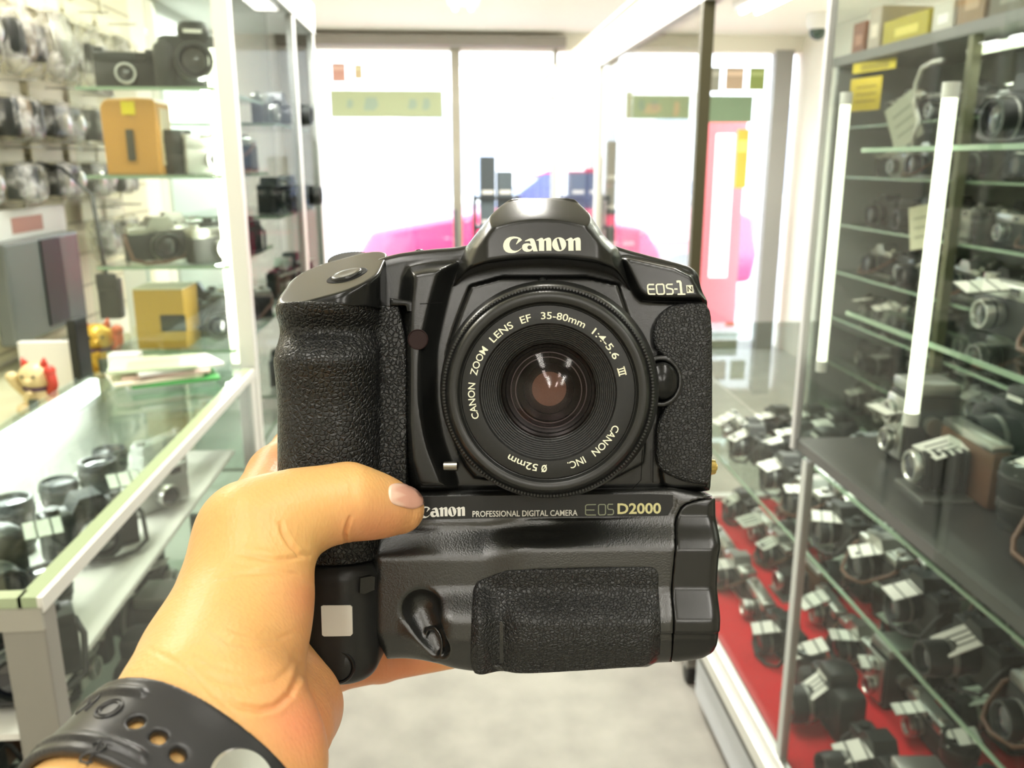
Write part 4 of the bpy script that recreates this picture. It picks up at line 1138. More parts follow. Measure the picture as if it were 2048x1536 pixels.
# round clear stand
o = empty('clear_ring_stand', (1.02, 1.32, 1.2015)); tag(o, 'round clear acrylic ring stand on the tall right showcase shelf', 'display stand')
b = MB(); b.lathe([(0.052, -0.012), (0.058, -0.012), (0.058, 0.012), (0.052, 0.012), (0.052, -0.012)], axis='X', n=36, caps=False, cen=(0, 0, 0.075)); b.build('ring', mat('clear_acrylic', (0.7, 0.72, 0.68), 0.1, spec=0.8, alpha=0.45), o, smooth='auto')
MB().box(-0.02, 0.02, -0.03, 0.03, 0, 0.016, 0.003).build('foot', mat('clear_foot', (0.7, 0.72, 0.68), 0.1, alpha=0.6), o)

# ================================================================== the held camera
HM = Matrix.Translation(CAM_POS + fw * (DREF * 0.001)) @ M3.to_4x4()
hero = empty('digital_camera')
hero.matrix_world = HM
tag(hero, 'large black digital SLR camera with built-in vertical grip held up by a left hand', 'camera')

black = mat('satin_black_plastic', (0.011, 0.0115, 0.0105), 0.24, spec=0.42)
bump(black, 2600, 0.00006, detail=2, strength=0.35)
black_g = mat('gloss_black_plastic', (0.008, 0.0085, 0.008), 0.2, spec=0.26)
black_m = mat('matt_black_plastic', (0.013, 0.0135, 0.013), 0.4, spec=0.32)
bump(black_m, 2200, 0.00005, detail=2, strength=0.3)
speck = mat('speckled_black_plastic', (0.012, 0.0125, 0.011), 0.25, spec=0.75)
bump(speck, 1700, 0.00022, detail=3, strength=0.45)
leather = mat('black_leatherette', (0.010, 0.0105, 0.010), 0.34, spec=0.42)
bump(leather, 640, 0.00036, kind='cells', strength=0.9)
leather_f = mat('fine_black_leatherette', (0.012, 0.0125, 0.012), 0.38, spec=0.42)
bump(leather_f, 800, 0.00027, kind='cells', strength=0.9)
ivory = mat('pale_lettering', (0.78, 0.76, 0.58), 0.5)
whiteink = mat('white_lettering', (0.8, 0.8, 0.74), 0.5)
gold = mat('gold_lettering', (0.55, 0.52, 0.26), 0.35, metal=0.3)
dimgold = mat('dull_gold_lettering', (0.22, 0.24, 0.16), 0.35, metal=0.3)
gap = mat('dark_gap', (0.003, 0.003, 0.003), 0.6, spec=0.1)


def onsurf(z0, ax=0.0):
    def f(co):
        z = z0 + co[:, 2]
        k = K0 * (1 - z / DREF)
        return np.stack([(co[:, 0] - 1024) * k, (768 + co[:, 1]) * k, z], 1)
    return f


def fitbox(x0, x1, yb, yt, z0, skew=0.0):
    """stretch flat lettering into a box given in photo pixels (yb baseline, yt cap line)"""
    def f(co):
        mn, mx = co.min(0), co.max(0)
        u = (co[:, 0] - mn[0]) / (mx[0] - mn[0]); v = (co[:, 1] - mn[1]) / (mx[1] - mn[1])
        px = x0 + u * (x1 - x0); py = yb + v * (yt - yb) + skew * u
        q = np.stack([px, -py, co[:, 2]], 1)
        return onsurf(z0)(q)
    return f


# ---- upper shell
def S(d2, w): return sstep(-d2 / w)      # 1 inside, ramps over width w inside the outline


g = Grid(-88, 80, -44, 54, -46, 16, 0.6)
out_u = g.p2(poly([(600, 640, 0), (742, 634, 0), (748, 527, -6), (766, 517, -6), (808, 507, -6), (870, 500, -6), (932, 495, -6), (1000, 470, -6), (1170, 470, -6), (1238, 498, -6), (1310, 517, -6),
                   (1378, 533, -4), (1397, 545, -2), (1407, 580, 0), (1421, 603, 0), (1427, 970, 0), (1420, 990, 0), (600, 990, 0)], smooth=2))
pl = g.p2(poly([(790, 530, 8), (850, 515, 8), (925, 510, 8), (905, 560, 8), (889, 620, 8), (872, 700, 8), (870, 800, 8), (884, 880, 8), (912, 950, 8), (925, 1000, 8), (790, 1000, 8)]))
mt = g.p2(poly([(944, 549, 9), (1236, 549, 9), (1262, 625, 9), (1292, 722, 9), (1302, 790, 9), (1292, 965, 9), (955, 969, 9), (921, 930, 9), (893, 850, 9), (886, 760, 9), (890, 700, 9), (908, 640, 9)], smooth=1))
rp = g.p2(poly([(1225, 500, 5), (1385, 535, 5), (1412, 590, 5), (1440, 604, 5), (1440, 606, 5), (1290, 606, 5), (1270, 590, 5), (1255, 556, 5)], smooth=1))
rl = g.p2(poly([(1318, 612, 4), (1440, 612, 4), (1440, 985, 4), (1325, 985, 4), (1316, 940, 4)], smooth=1))
zf = 1.0 + 9.5 * sstep(-pl / 6.5)
zf = np.maximum(zf, 1.0 + 8.5 * S(mt, 1.6))
zf = np.maximum(zf, 1.0 + 5.0 * S(rp, 2.5))
zf = np.maximum(zf, 1.0 + 2.2 * S(rl, 2.0))
body = rext(g, out_u, zf, -42, 4.6)
# sunk collar under the lens and a well for the release button
lc = P3(1322, 762, 6)
ring = np.sqrt(((g.X - lc[0]) / 0.84) ** 2 + (g.Y - lc[1]) ** 2) - 8.6
body = smin(body, np.maximum(np.abs(ring + 0.2) - 1.0, np.abs(g.Z - 4.0) - 2.4), 1.2)
body = smax(body, -np.maximum(ring + 1.6, 4.0 - g.Z), 0.8)
dv = P3(903, 932, 8)
body = smax(body, -(np.sqrt(((g.X - dv[0]) / 1.25) ** 2 + (g.Y - dv[1]) ** 2 + ((g.Z - 8) / 1.6) ** 2) - 3.2), 1.0)
sdf_part('body_shell', g, body, black, hero)

# ---- prism housing with the overhanging brow
g = Grid(-28, 46, 30, 72, -42, 23, 0.5)
pr_full = g.p2(poly([(1004, 402, 6), (1024, 392, 4), (1085, 391, 4), (1147, 391.5, 4), (1163, 401, 6), (1192, 445, 8), (1212, 474, 6), (1243, 500, 4), (1262, 560, 8), (1275, 600, 8), (1275, 640, 8),
                      (885, 640, 8), (895, 590, 8), (925, 500, 4), (955, 462, 6), (978, 432, 8)], smooth=1))
brow = g.p2(poly([(1275, 380, 12), (880, 380, 12), (880, 582, 8), (905, 570, 8), (925, 551, 9), (944, 538, 12), (985, 526, 16), (1030, 519, 18), (1085, 517, 18), (1140, 519, 18), (1186, 526, 16), (1230, 541, 12), (1250, 560, 9), (1275, 590, 8)], smooth=1))
px2 = 1024 + g.x[:, None] / kz(18); py2 = 768 - g.y[None, :] / kz(18)
arch = 441 + ((px2 - 1085) / 85.0) ** 2 * 13
t = np.clip((arch - py2) / 66.0, 0, 1)
zf = 19.0 - 17.5 * t ** 1.1
edge = np.clip(1 - (-pr_full) / 6.5, 0, 1)
zf = np.minimum(zf, 19.0 - 11.5 * edge ** 1.6)
side = np.clip((np.abs(px2 - 1085) - 105) / 90.0, 0, 1)
zf = zf - 6.0 * sstep(side)
pri = rext(g, np.maximum(pr_full, brow), zf.astype(np.float32), -30, 1.6)
pr = sdf_part('prism_housing', g, pri, black, hero)

# ---- lettering on the prism
C_ = [(583, 272), (540, 225), (480, 203), (400, 195), (320, 205), (250, 240), (205, 290), (180, 350), (175, 410), (190, 470), (230, 520), (290, 546), (360, 553), (430, 546), (500, 515), (550, 475), (578, 445), (570, 440), (540, 465), (490, 495), (430, 505), (380, 492), (335, 455), (312, 400), (310, 350), (325, 300), (360, 257), (410, 238), (460, 238), (505, 246), (488, 285), (450, 358), (460, 365), (520, 315)]
A_ = [(640, 290), (690, 262), (740, 240), (790, 232), (830, 247), (855, 285), (870, 330), (920, 513), (825, 513), (808, 470), (790, 500), (740, 520), (680, 524), (630, 510), (595, 475), (582, 430), (590, 385), (625, 352), (680, 340), (740, 345), (768, 360), (756, 305), (740, 291), (650, 300)]
N_ = [(890, 275), (940, 248), (985, 225), (1015, 224), (1035, 240), (1046, 262), (1080, 240), (1140, 219), (1175, 220), (1203, 243), (1213, 300), (1215, 500), (1108, 500), (1101, 300), (1092, 282), (1072, 280), (1060, 300), (1060, 505), (950, 505), (944, 300), (930, 283), (890, 285)]


def ell(cx, cy, rx, ry, n=28): return [(cx + rx * math.cos(2 * math.pi * i / n), cy + ry * math.sin(2 * math.pi * i / n)) for i in range(n)]


def slot(x0, y0, x1, y1, r, n=7):
    a = math.atan2(y1 - y0, x1 - x0)
    p = [(x0 + r * math.cos(a + math.pi / 2 + math.pi * i / n), y0 + r * math.sin(a + math.pi / 2 + math.pi * i / n)) for i in range(n + 1)]
    return p + [(x1 + r * math.cos(a - math.pi / 2 + math.pi * i / n), y1 + r * math.sin(a - math.pi / 2 + math.pi * i / n)) for i in range(n + 1)]


LOGO = [C_, A_, ell(745, 430, 48, 43), N_, ell(1382, 362, 151, 150), slot(1355, 263, 1410, 457, 27), [(x + 633, y - 4) for x, y in N_]]
LOGO = [[(x, -y) for x, y in lp] for lp in LOGO]


def logo(name, x0, x1, y0, y1, z0, material, parent, skew=0):
    """x0..x1, y0..y1: photo box of the drawing's own extent (175..1848, 195..553)"""
    def f(co):
        px = x0 + (co[:, 0] - 175) / 1673 * (x1 - x0); py = y0 + (-co[:, 1] - 195) / 358 * (y1 - y0) + skew * (co[:, 0] - 175) / 1673
        return onsurf(z0)(np.stack([px, -py, co[:, 2] * 0], 1))
    return curve_fill(name, LOGO, material, parent, 0, f)


logo('maker_lettering', 1006.3, 1161.5, 473, 506.3, 19.12, ivory, pr)

# ---- EOS-1 N lettering on the right shoulder
def z3(x, y): return (1270 + x / 12.8, -(545 + y / 12.8))
def zl(pts): return [z3(*p) for p in pts]
strokes('model_lettering', [
    (zl([(488, 308), (360, 308), (328, 330), (322, 370), (338, 510), (352, 543), (385, 552), (522, 552)]), False),
    (zl([(325, 425), (500, 425)]), False),
    (zl([(575, 305), (705, 300), (733, 325), (750, 500), (742, 540), (715, 552), (600, 555), (570, 535), (548, 400), (545, 330)]), True),
    (zl([(966, 303), (835, 305), (805, 330), (808, 375), (835, 402), (945, 425), (970, 450), (973, 520), (950, 550), (805, 553)]), False),
    (zl([(1005, 424), (1090, 424)]), False),
    (zl([(1060, 240), (1105, 228), (1145, 232), (1162, 260), (1190, 548)]), False, 4.6),
    (zl([(1090, 555), (1292, 553)]), False),
    (zl([(1325, 340), (1470, 336), (1485, 505), (1340, 512)]), True, 2.0),
], 3.0, ivory, hero, onsurf(6.25))
b = MB()
q = [onsurf(6.2)(np.array([(*z3(*p), 0.0)]))[0] for p in ((1325, 340), (1470, 336), (1485, 505), (1340, 512))]
b.bm.faces.new([b.bm.verts.new(Vector(p) * 0.001) for p in q])
b.build('badge_square', ivory, hero)
strokes('badge_letter', [(zl([(1362, 490), (1352, 365), (1462, 480), (1450, 355)]), False)], 2.1, gap, hero, onsurf(6.33))

# ---- leatherette panel on the right
g = Grid(44, 82, -44, 34, -30, 12, 0.5)
d2 = g.p2(poly([(1348, 606, 5), (1440, 606, 5), (1440, 973, 5), (1372, 966, 5), (1325, 945, 5), (1312, 925, 5), (1312, 850, 5), (1330, 815, 5), (1345, 790, 5), (1350, 762, 5), (1342, 730, 5), (1326, 712, 5), (1308, 695, 5), (1306, 655, 5), (1322, 626, 5)], smooth=2))
xo = PX(1423.5, 1)
v = smax(rext(g, d2, 5.2, -28, 1.2), g.X - xo, 4.0)
sdf_part('leather_panel', g, v, leather_f, hero)

# ---- finger grip on the left (leatherette) and the flat leatherette beside it
def column(g, xc, a, zc, bdepth, r, y0, y1, ry, mod=None):
    d = mod if mod is not None else 0
    qx = np.abs(g.X - xc) - (a - r)
    qz = np.abs(g.Z - zc) - (bdepth + d - r)
    c = np.sqrt(np.maximum(qx, 0) ** 2 + np.maximum(qz, 0) ** 2) + np.minimum(np.maximum(qx, qz), 0) - r
    yy = np.maximum(g.Y - y1, y0 - g.Y)
    A, B = c + ry, yy + ry
    return np.minimum(np.maximum(A, B), 0) + np.sqrt(np.maximum(A, 0) ** 2 + np.maximum(B, 0) ** 2) - ry


g = Grid(-88, -36, -68, 33, -44, 34, 0.5)
pyg = 768 - g.y / kz(22)
mod = -6.5 * np.exp(-((pyg - 660) / 30.0) ** 2) + 2.0 * np.exp(-((pyg - 722) / 22.0) ** 2) - 3.2 * sstep((pyg - 735) / 90.0)
gripy1 = PY(604, 22)
v = column(g, -66.2, 18.3, 2.0, 24.5, 15.0, PY(1131, 22), gripy1, 1.2, mod[None, :, None].astype(np.float32))
# slanting crease under the index finger swell
cr = (g.X + 50) * 0.35 + (g.Y - PY(652, 22))
flat = rext(g, g.p2(poly([(738, 608, 10), (811, 612, 10), (813, 970, 10), (812, 1000, 10), (738, 1000, 10)], smooth=1)), 9.3, -20, 1.0)
v = smin(v, flat, 2.5)
v = np.maximum(v, -(g.Z + 38))
gr = sdf_part('grip_cover', g, v, leather, hero)

# ---- top of the grip: plastic shoulder under an inclined oval deck with the shutter button
pA, pB, pC = P3(598, 601, 22), P3(745, 566, 24), P3(700, 516, -14)
nrm = np.cross(pB - pA, pC - pA); nrm /= np.linalg.norm(nrm)
if nrm[2] < 0: nrm = -nrm
g = Grid(-88, -32, 26, 54, -44, 32, 0.5)
v = column(g, -65.4, 18.6, 4.0, 21.5, 14.0, 20.0, 60.0, 1.0)
# wall running back to the right
wall = rext(g, g.p2(poly([(738, 530, 5), (800, 512, 5), (822, 515, 5), (822, 612, 5), (738, 612, 5)], smooth=1)), 5.0, -30, 2.0)
tab = rext(g, g.p2(poly([(780, 596, 9), (838, 604, 9), (838, 618, 9), (816, 638, 9), (812, 612, 9), (780, 612, 9)], smooth=0)), 10.2, -20, 0.6)
cap = (g.X - pA[0]) * nrm[0] + (g.Y - pA[1]) * nrm[1] + (g.Z - pA[2]) * nrm[2]
vv = smax(v, cap, 1.6)
vv = np.minimum(vv, tab)
vv = np.maximum(vv, np.minimum(gripy1 - 1.5 - g.Y, g.X * -1 + PX(815, 9) + (g.Y - PY(632, 9)) * -0.6))
# rim line around the deck
bc = (pA + pB) / 2 * 0.42 + pC * 0.16 + P3(700, 552, 12) * 0.42
sp = sdf_part('shutter_shoulder', g, vv, black_g, hero)
# frame on the deck
nv = Vector(nrm)
ux = Vector((1, 0, 0)); ux = (ux - nv * ux.dot(nv)).normalized(); uy = nv.cross(ux)
def on_deck(px, py):
    d = Vector(((px - 1024) / F_PX, (768 - py) / F_PX, -1.0)); o_ = Vector((0, 0, DREF)); p_ = Vector(pA)
    t_ = (p_ - o_).dot(nv) / d.dot(nv)
    return o_ + d * t_
bcen = on_deck(694, 551)
MD = Matrix((ux, uy, nv)).transposed().to_4x4(); MD.translation = bcen
def deck_lathe(name, prof, material, parent, sx, sy, rz, n=40):
    b = MB(); b.lathe(prof, n=n, caps=False)
    b.xform(Matrix.Scale(0.001, 4) @ MD @ Matrix.Rotation(rz, 4, 'Z') @ Matrix.Diagonal((sx, sy, 1, 1)))
    return b.build(name, material, parent, smooth=True)
bs = deck_lathe('button_well', [(1.2, -0.3), (1.2, 0.08), (1.15, 0.16), (0.98, 0.1), (0.0001, 0.1)], gap, hero, 6.4, 6.0, 0)
deck_lathe('shutter_button', [(0.95, -0.3), (0.95, 0.75), (0.88, 1.0), (0.6, 0.92), (0.3, 0.84), (0.0001, 0.82)], black, hero, 6.0, 5.6, 0)

# command dial behind the deck
b = MB()
dc = P3(706, 531, -20)
nt = 44
prof = []
for i in range(nt * 2):
    a = 2 * math.pi * i / (nt * 2); r_ = 9.6 if i % 2 else 8.9
    prof.append((r_ * math.cos(a), r_ * math.sin(a)))
b.prism(prof, -2.5, 2.5)
b.xform(Matrix.Scale(0.001, 4) @ Matrix.Translation(dc) @ Matrix.Rotation(R(-62), 4, 'X'))
b.build('command_dial', black_m, hero)
b = MB()
for px_, w_ in ((766, 9), (840, 11)):
    c_ = P3(px_, 508 if px_ > 800 else 516, -18)
    b.lathe([(w_ * 0.2, -1), (w_ * 0.2, 1.2), (w_ * 0.14, 1.6), (0.001, 1.6)], axis='Y', cen=c_)
b.xform(Matrix.Scale(0.001, 4)); b.build('top_buttons', black_g, hero, smooth=True)

# ---- lower shell (digital back)
g = Grid(-52, 80, -106, -36, -46, 32, 0.55)
def low_relief(g):
    """front height of the lower half (mm)"""
    px2 = 1024 + g.x[:, None] / kz(17); py2 = 768 - g.y[None, :] / kz(17)
    rs = sstep((px2 - 960) / 110.0)
    c1 = 1093 - 22 * rs
    z = 8.0 + sstep((py2 - (c1 - 34)) / 66.0) * (7.0 + 2.0 * rs)
    z = z - 2.6 * np.exp(-((py2 - 1068) / 18.0) ** 2) * np.exp(-((px2 - 1075) / 80.0) ** 2)
    lowr = sstep((px2 - 790) / 120.0)
    z = z + sstep((py2 - 1172) / 66.0) * 8.5 * lowr * (1 - 0.28 * sstep((px2 - 1290) / 30.0))
    z = z - 1.6 * sstep((py2 - 1256) / 5.0) * sstep((px2 - 1290) / 25.0)
    z = z - 4.5 * sstep((py2 - 1265) / 75.0)
    return z.astype(np.float32), px2, py2


out_l = g.p2(poly([(745, 1000, 8), (840, 984, 8), (1000, 983, 8), (1427, 972, 2), (1431, 1070, 4), (1431, 1120, 10), (1430, 1278, 13), (1424, 1302, 14), (1402, 1320, 15), (1340, 1331, 17), (1100, 1341, 18), (950, 1347, 18), (918, 1343, 18), (872, 1325, 14), (745, 1326, 11)], smooth=1))
zl_, px2, py2 = low_relief(g)
padm = g.p2(poly([(950, 1170, 17), (1022, 1140, 17), (1298, 1134, 17), (1314, 1152, 17), (1318, 1340, 20), (948, 1352, 20)], smooth=1))
zl_ = zl_ - 1.5 * sstep(-padm / 1.0)
np_ = g.p2(poly([(760, 990, 8), (1300, 984, 8), (1352, 984, 8), (1352, 1010, 8), (1340, 1034, 8), (760, 1042, 8)], smooth=1))
body_l = rext(g, out_l, zl_.astype(np.float32), -43, 4.0)
body_l = smax(body_l, -np.maximum(np_[:, :, None] - 0.25, 7.55 - g.Z), 0.4)
# hollow with the release below the grip
h0, h1 = P3(842, 1222, 17), P3(872, 1290, 20)
hol = capsule(g.X, g.Y, g.Z, h0, h1, 7.2, 5.0)
body_l = smax(body_l, -hol, 2.0)
e1, e2 = P3(866, 1286, 15), 1
ring = np.sqrt((np.sqrt(((g.X - e1[0]) / 0.62) ** 2 + (g.Y - e1[1]) ** 2) - 5.4) ** 2 + (g.Z - 15.4 - (g.X - e1[0]) * 0.7) ** 2) - 1.0
body_l = smin(body_l, ring, 0.8)
# cut away the end cap zone (its own part)
capx = g.p2(poly([(1396, 1000, 8), (1366, 1012, 9), (1353, 1040, 10), (1347, 1090, 13), (1341, 1180, 15), (1344, 1260, 20), (1346, 1345, 20), (1460, 1345, 20), (1460, 990, 2)], smooth=1))
low_main = smax(body_l, -(capx - 0.12)[:, :, None], 0.5)
low_cap = smax(body_l, (capx + 0.12)[:, :, None], 0.5)
sdf_part('lower_shell', g, low_main, speck, hero)
sdf_part('end_cap', g, low_cap, black, hero)
# name plate strip, its lettering
b = MB()
def quad(name, pts, z, material, parent, thick=0.3):
    b = MB()
    q = [onsurf(z)(np.array([(p[0], -p[1], 0.0)]))[0] for p in pts]
    vs = [b.bm.verts.new(Vector(p) * 0.001) for p in q]
    f = b.bm.faces.new(vs)
    r_ = bmesh.ops.extrude_face_region(b.bm, geom=[f])
    for v_ in r_['geom']:
        if isinstance(v_, bmesh.types.BMVert): v_.co.z -= thick * 0.001
    return b.build(name, material, parent)
plate = quad('name_plate', [(762, 1040), (1336, 1031), (1346, 1012), (1346, 990), (1300, 988), (762, 994)], 7.85, black_m, hero)
logo('maker_lettering', 838, 930, 1013, 1036.5, 7.95, whiteink, plate, skew=-1)
text_mesh('description_lettering', 'PROFESSIONAL DIGITAL CAMERA', 10, whiteink, plate, fitbox(945, 1155, 1034, 1022, 7.95, -2.5), bold=0.12, extrude=0)
strokes('series_lettering', [
    ([(1192, -1009), (1174, -1009.5), (1171, -1012), (1171, -1028), (1174, -1030), (1192, -1030)], False), ([(1171, -1020), (1189, -1020)], False),
    ([(1197, -1011), (1199, -1009), (1209, -1009), (1211, -1011), (1211, -1027), (1209, -1029.5), (1199, -1030), (1197, -1027)], True),
    ([(1226, -1008.5), (1217, -1008.5), (1215.5, -1011), (1215.5, -1016), (1217, -1018.5), (1225, -1019), (1227, -1021), (1227, -1026.5), (1225, -1029), (1215, -1029.5)], False)],
    2.0, dimgold, plate, onsurf(7.95), thick=0.02)
text_mesh('number_lettering', 'D2000', 10, gold, plate, fitbox(1235, 1322, 1028.5, 1006.5, 7.95, -1.0), bold=0.25, extrude=0)

# lower rubber hand grip
g = Grid(-16, 56, -106, -58, -10, 34, 0.5)
zp, px2, py2 = low_relief(g)
pad = g.p2(poly([(946, 1166, 15), (985, 1150, 15), (1022, 1136, 15), (1298, 1130, 15), (1312, 1136, 15), (1317, 1152, 16), (1318, 1240, 20), (1321, 1326, 19), (1130, 1340, 19), (952, 1348, 19), (941, 1330, 19), (944, 1240, 20)], smooth=1))
zp = zp + 0.8
zp = zp + 2.4 * np.exp(-((px2 - 962) / 16.0) ** 2) * sstep((py2 - 1165) / 30) - 2.4 * np.exp(-((px2 - 1003) / 20.0) ** 2) * sstep((py2 - 1180) / 60.0)
v = rext(g, pad, zp.astype(np.float32), 0.0, 1.0)
sdf_part('hand_grip', g, v, leather_f, hero)

# lower plastic column under the grip
g = Grid(-84, -40, -108, -58, -44, 32, 0.5)
v = column(g, -62.2, 14.6, 0.0, 24.6, 13.0, PY(1366, 17), PY(1120, 20), 7.0)
v = smax(v, (g.Y - PY(1133, 22)) * 1.0, 0.5)
col_low = sdf_part('grip_base', g, v, black_m, hero)
quad('sensor_window', [(642, 1213), (646, 1211), (700, 1211), (704, 1214), (705, 1268), (701, 1272), (648, 1273), (644, 1270)], 25.0, mat('milky_window', (0.62, 0.62, 0.55), 0.3), hero, 0.8)
b = MB(); c_ = P3(678, 1331, 22)
b.lathe([(5.9, -2.5), (5.9, 1.9), (5.5, 2.5), (5.0, 2.3), (4.9, 1.4), (4.7, 1.9), (4.3, 2.2), (0.001, 2.35)], cen=c_, n=40); b.xform(Matrix.Scale(0.001, 4))
b.build('front_button', black_m, hero, smooth='auto')
b = MB(); c_ = P3(733, 1168, 21)
b.prism([(-2.9, -2.6), (-1.2, -3.0), (2.3, -2.0), (2.6, 2.4), (1.4, 2.9), (-2.7, 2.6)], -3, 1.6); b.xform(Matrix.Scale(0.001, 4) @ Matrix.Translation(c_) @ Matrix.Rotation(R(28), 4, 'Y'))
b.build('side_latch', black, hero)

# small fittings
b = MB(); c_ = P3(1322, 762, 5.4)
b.lathe([(6.4, 0), (6.4, 3.0), (5.8, 4.0), (4.2, 4.9), (2.2, 5.4), (0.001, 5.5)], n=40)
b.xform(Matrix.Scale(0.001, 4) @ Matrix.Translation(c_) @ Matrix.Diagonal((0.86, 1.06, 1, 1)))
b.build('lens_release_button', black_g, hero, smooth='auto')
b = MB(); c_ = P3(836, 679, 10.5)
b.lathe([(3.7, -0.5), (3.7, 0.32), (3.5, 0.42), (3.35, 0.3), (3.3, 0.14), (0.001, 0.14)], cen=c_, n=36); b.xform(Matrix.Scale(0.001, 4))
b.build('timer_lamp', mat('dark_red_lamp', (0.022, 0.012, 0.011), 0.5, spec=0.12), hero, smooth='auto')
b = MB(); c_ = P3(903, 933, 8)
b.cyl(c_ + np.array((-2.6, 0.1, 0)), c_ + np.array((2.2, 0.2, 0.6)), 1.7, 1.7, 20); b.xform(Matrix.Scale(0.001, 4))
b.build('preview_lever', mat('dark_steel', (0.3, 0.29, 0.25), 0.25, metal=0.9), hero, smooth='auto')
b = MB(); c_ = P3(1085, 562, 9.6)
b.lathe([(1.7, -0.8), (1.7, 0.6), (1.3, 0.9), (0.9, 0.7), (0.001, 0.7)], cen=c_, n=24); b.xform(Matrix.Scale(0.001, 4))
b.build('index_dot', black_g, hero, smooth='auto')
b = MB(); c_ = P3(1425, 934, -2)
b.cyl(c_ + np.array((-1, 0, 0)), c_ + np.array((0.9, 0, 0)), 3.1, 2.7, 24); b.cyl(c_ + np.array((0.2, 0, 0)), c_ + np.array((1.6, 0, 0)), 1.5, 1.3, 16)
b.xform(Matrix.Scale(0.001, 4)); b.build('strap_lug', mat('brass', (0.62, 0.47, 0.16), 0.25, metal=1.0), hero, smooth='auto')
def groove(pts, z, r=0.16):
    return [Vector(P3(p[0], p[1], p[2] if len(p) > 2 else z)) * 0.001 for p in pts]
for pts, z in (([(840, 608), (885, 605)], 10.6), ([(1285, 601), (1300, 603), (1412, 605)], 5.7),
               ([(1285, 900), (1282, 960), (1265, 978)], 9.5), ([(1306, 900), (1306, 965)], 3.3)):
    b = MB(); b.tube(groove(pts, z), 0.00013, 6)
    b.build('seam_line', gap, hero)

# ---- the lens
axf, axr = Vector(P3(1095, 785, 43)), Vector(P3(1099, 776, 9))
axd = (axf - axr).normalized()
lens = empty('zoom_lens')
lens.parent = hero
ML = (axd.to_track_quat('Z', 'Y').to_matrix().to_4x4()); ML = Matrix.Translation(axf * 0.001) @ ML
# keep the lens upright about its own axis
xa = ML.to_3x3() @ Vector((1, 0, 0)); ya = ML.to_3x3() @ Vector((0, 1, 0))
ang = math.atan2(xa.y, xa.x)
ML = ML @ Matrix.Rotation(-ang, 4, 'Z')
lens.matrix_local = ML
lens['label'] = 'short black zoom lens with white lettering round the front'
kf = kz(43)


def lth(name, prof, material, n=128, smooth='auto', parent=None):
    b = MB(); b.lathe([(r * 1.0, z) for r, z in prof], n=n, caps=False); b.xform(Matrix.Scale(0.001, 4))
    return b.build(name, material, parent or lens, smooth=smooth)


rr = lambda px: px * kf
barrel = mat('lens_barrel_plastic', (0.013, 0.0135, 0.0125), 0.3, spec=0.42)
lth('barrel', [(rr(150), -31), (37.5, -36), (37.5, -18), (36.6, -15.5), (35.6, -10.5), (35.4, -6), (34.6, -3.6), (33.9, -2.9), (33.2, -3.4), (33.0, -3.0),
               (32.6, -1.2), (31.6, -0.2), (30.4, 0.0), (29.3, -0.5), (28.6, -1.8), (28.2, -2.0), (28.2, -4.0)], barrel)
# name ring
lth('name_ring', [(28.3, -3.0), (28.05, -1.55), (27.8, -1.45), (22.4, -1.75), (22.1, -2.2), (22.1, -4)], black_m)
# ribbed cone
cone = [(22.1, -2.2)]
n_r = 8
for i in range(n_r):
    r0 = 22.0 - i * (22.0 - 17.2) / n_r; r1 = 22.0 - (i + 1) * (22.0 - 17.2) / n_r
    z0 = -2.6 - i * 1.0
    cone += [(r0 - 0.08, z0 - 0.7), (r1 + 0.12, z0 - 0.75), (r1, z0 - 1.0)]
cone += [(17.0, -11.2), (16.6, -11.4), (16.6, -16)]
lth('ribbed_cone', cone, black_m, smooth='auto')
# rim knurling
b = MB()
for i in range(200):
    a = 2 * math.pi * i / 200
    m = Matrix.Rotation(a, 4, 'Z') @ Matrix.Translation((34.0, 0, -3.2))
    bmesh.ops.create_cube(b.bm, size=1, matrix=m @ Matrix.Diagonal((0.8, 0.5, 1.0, 1)))
b.xform(Matrix.Scale(0.001, 4)); b.build('rim_knurling', barrel, lens)
# glass, inner tube
inner = mat('inner_lens_black', (0.006, 0.007, 0.006), 0.35, spec=0.4)
lth('inner_tube', [(16.6, -12), (16.4, -13), (16.0, -13.2), (15.6, -14.5), (14.8, -15), (14.6, -19), (13.2, -19.5), (12.9, -22), (11.4, -22.3), (11.2, -26), (9, -27), (8.8, -34), (0.001, -34)], inner, smooth='auto')
coat = glass_pane('coated_lens_glass', tint=(0.84, 0.78, 0.78), refl=0.9, ior=1.35, rough=0.09)
def dome(r, zc, h, n=14):
    Rc = (r * r + h * h) / (2 * h)
    return [(max(r * math.cos(math.pi / 2 * i / n), 0.0001), zc + math.sqrt(Rc * Rc - (r * math.cos(math.pi / 2 * i / n)) ** 2) - (Rc - h)) for i in range(n + 1)]
lth('front_element', dome(16.4, -13.2, 4.2), coat, n=96, smooth=True)
coat2 = glass_pane('violet_coated_glass', tint=(0.62, 0.55, 0.56), refl=0.8, ior=1.45, rough=0.07)
lth('second_element', dome(12.9, -21.5, 5.4), coat2, n=96, smooth=True)
lth('third_element', dome(8.6, -25.5, -3.0) if False else dome(8.6, -26.5, 2.0), coat, n=64, smooth=True)
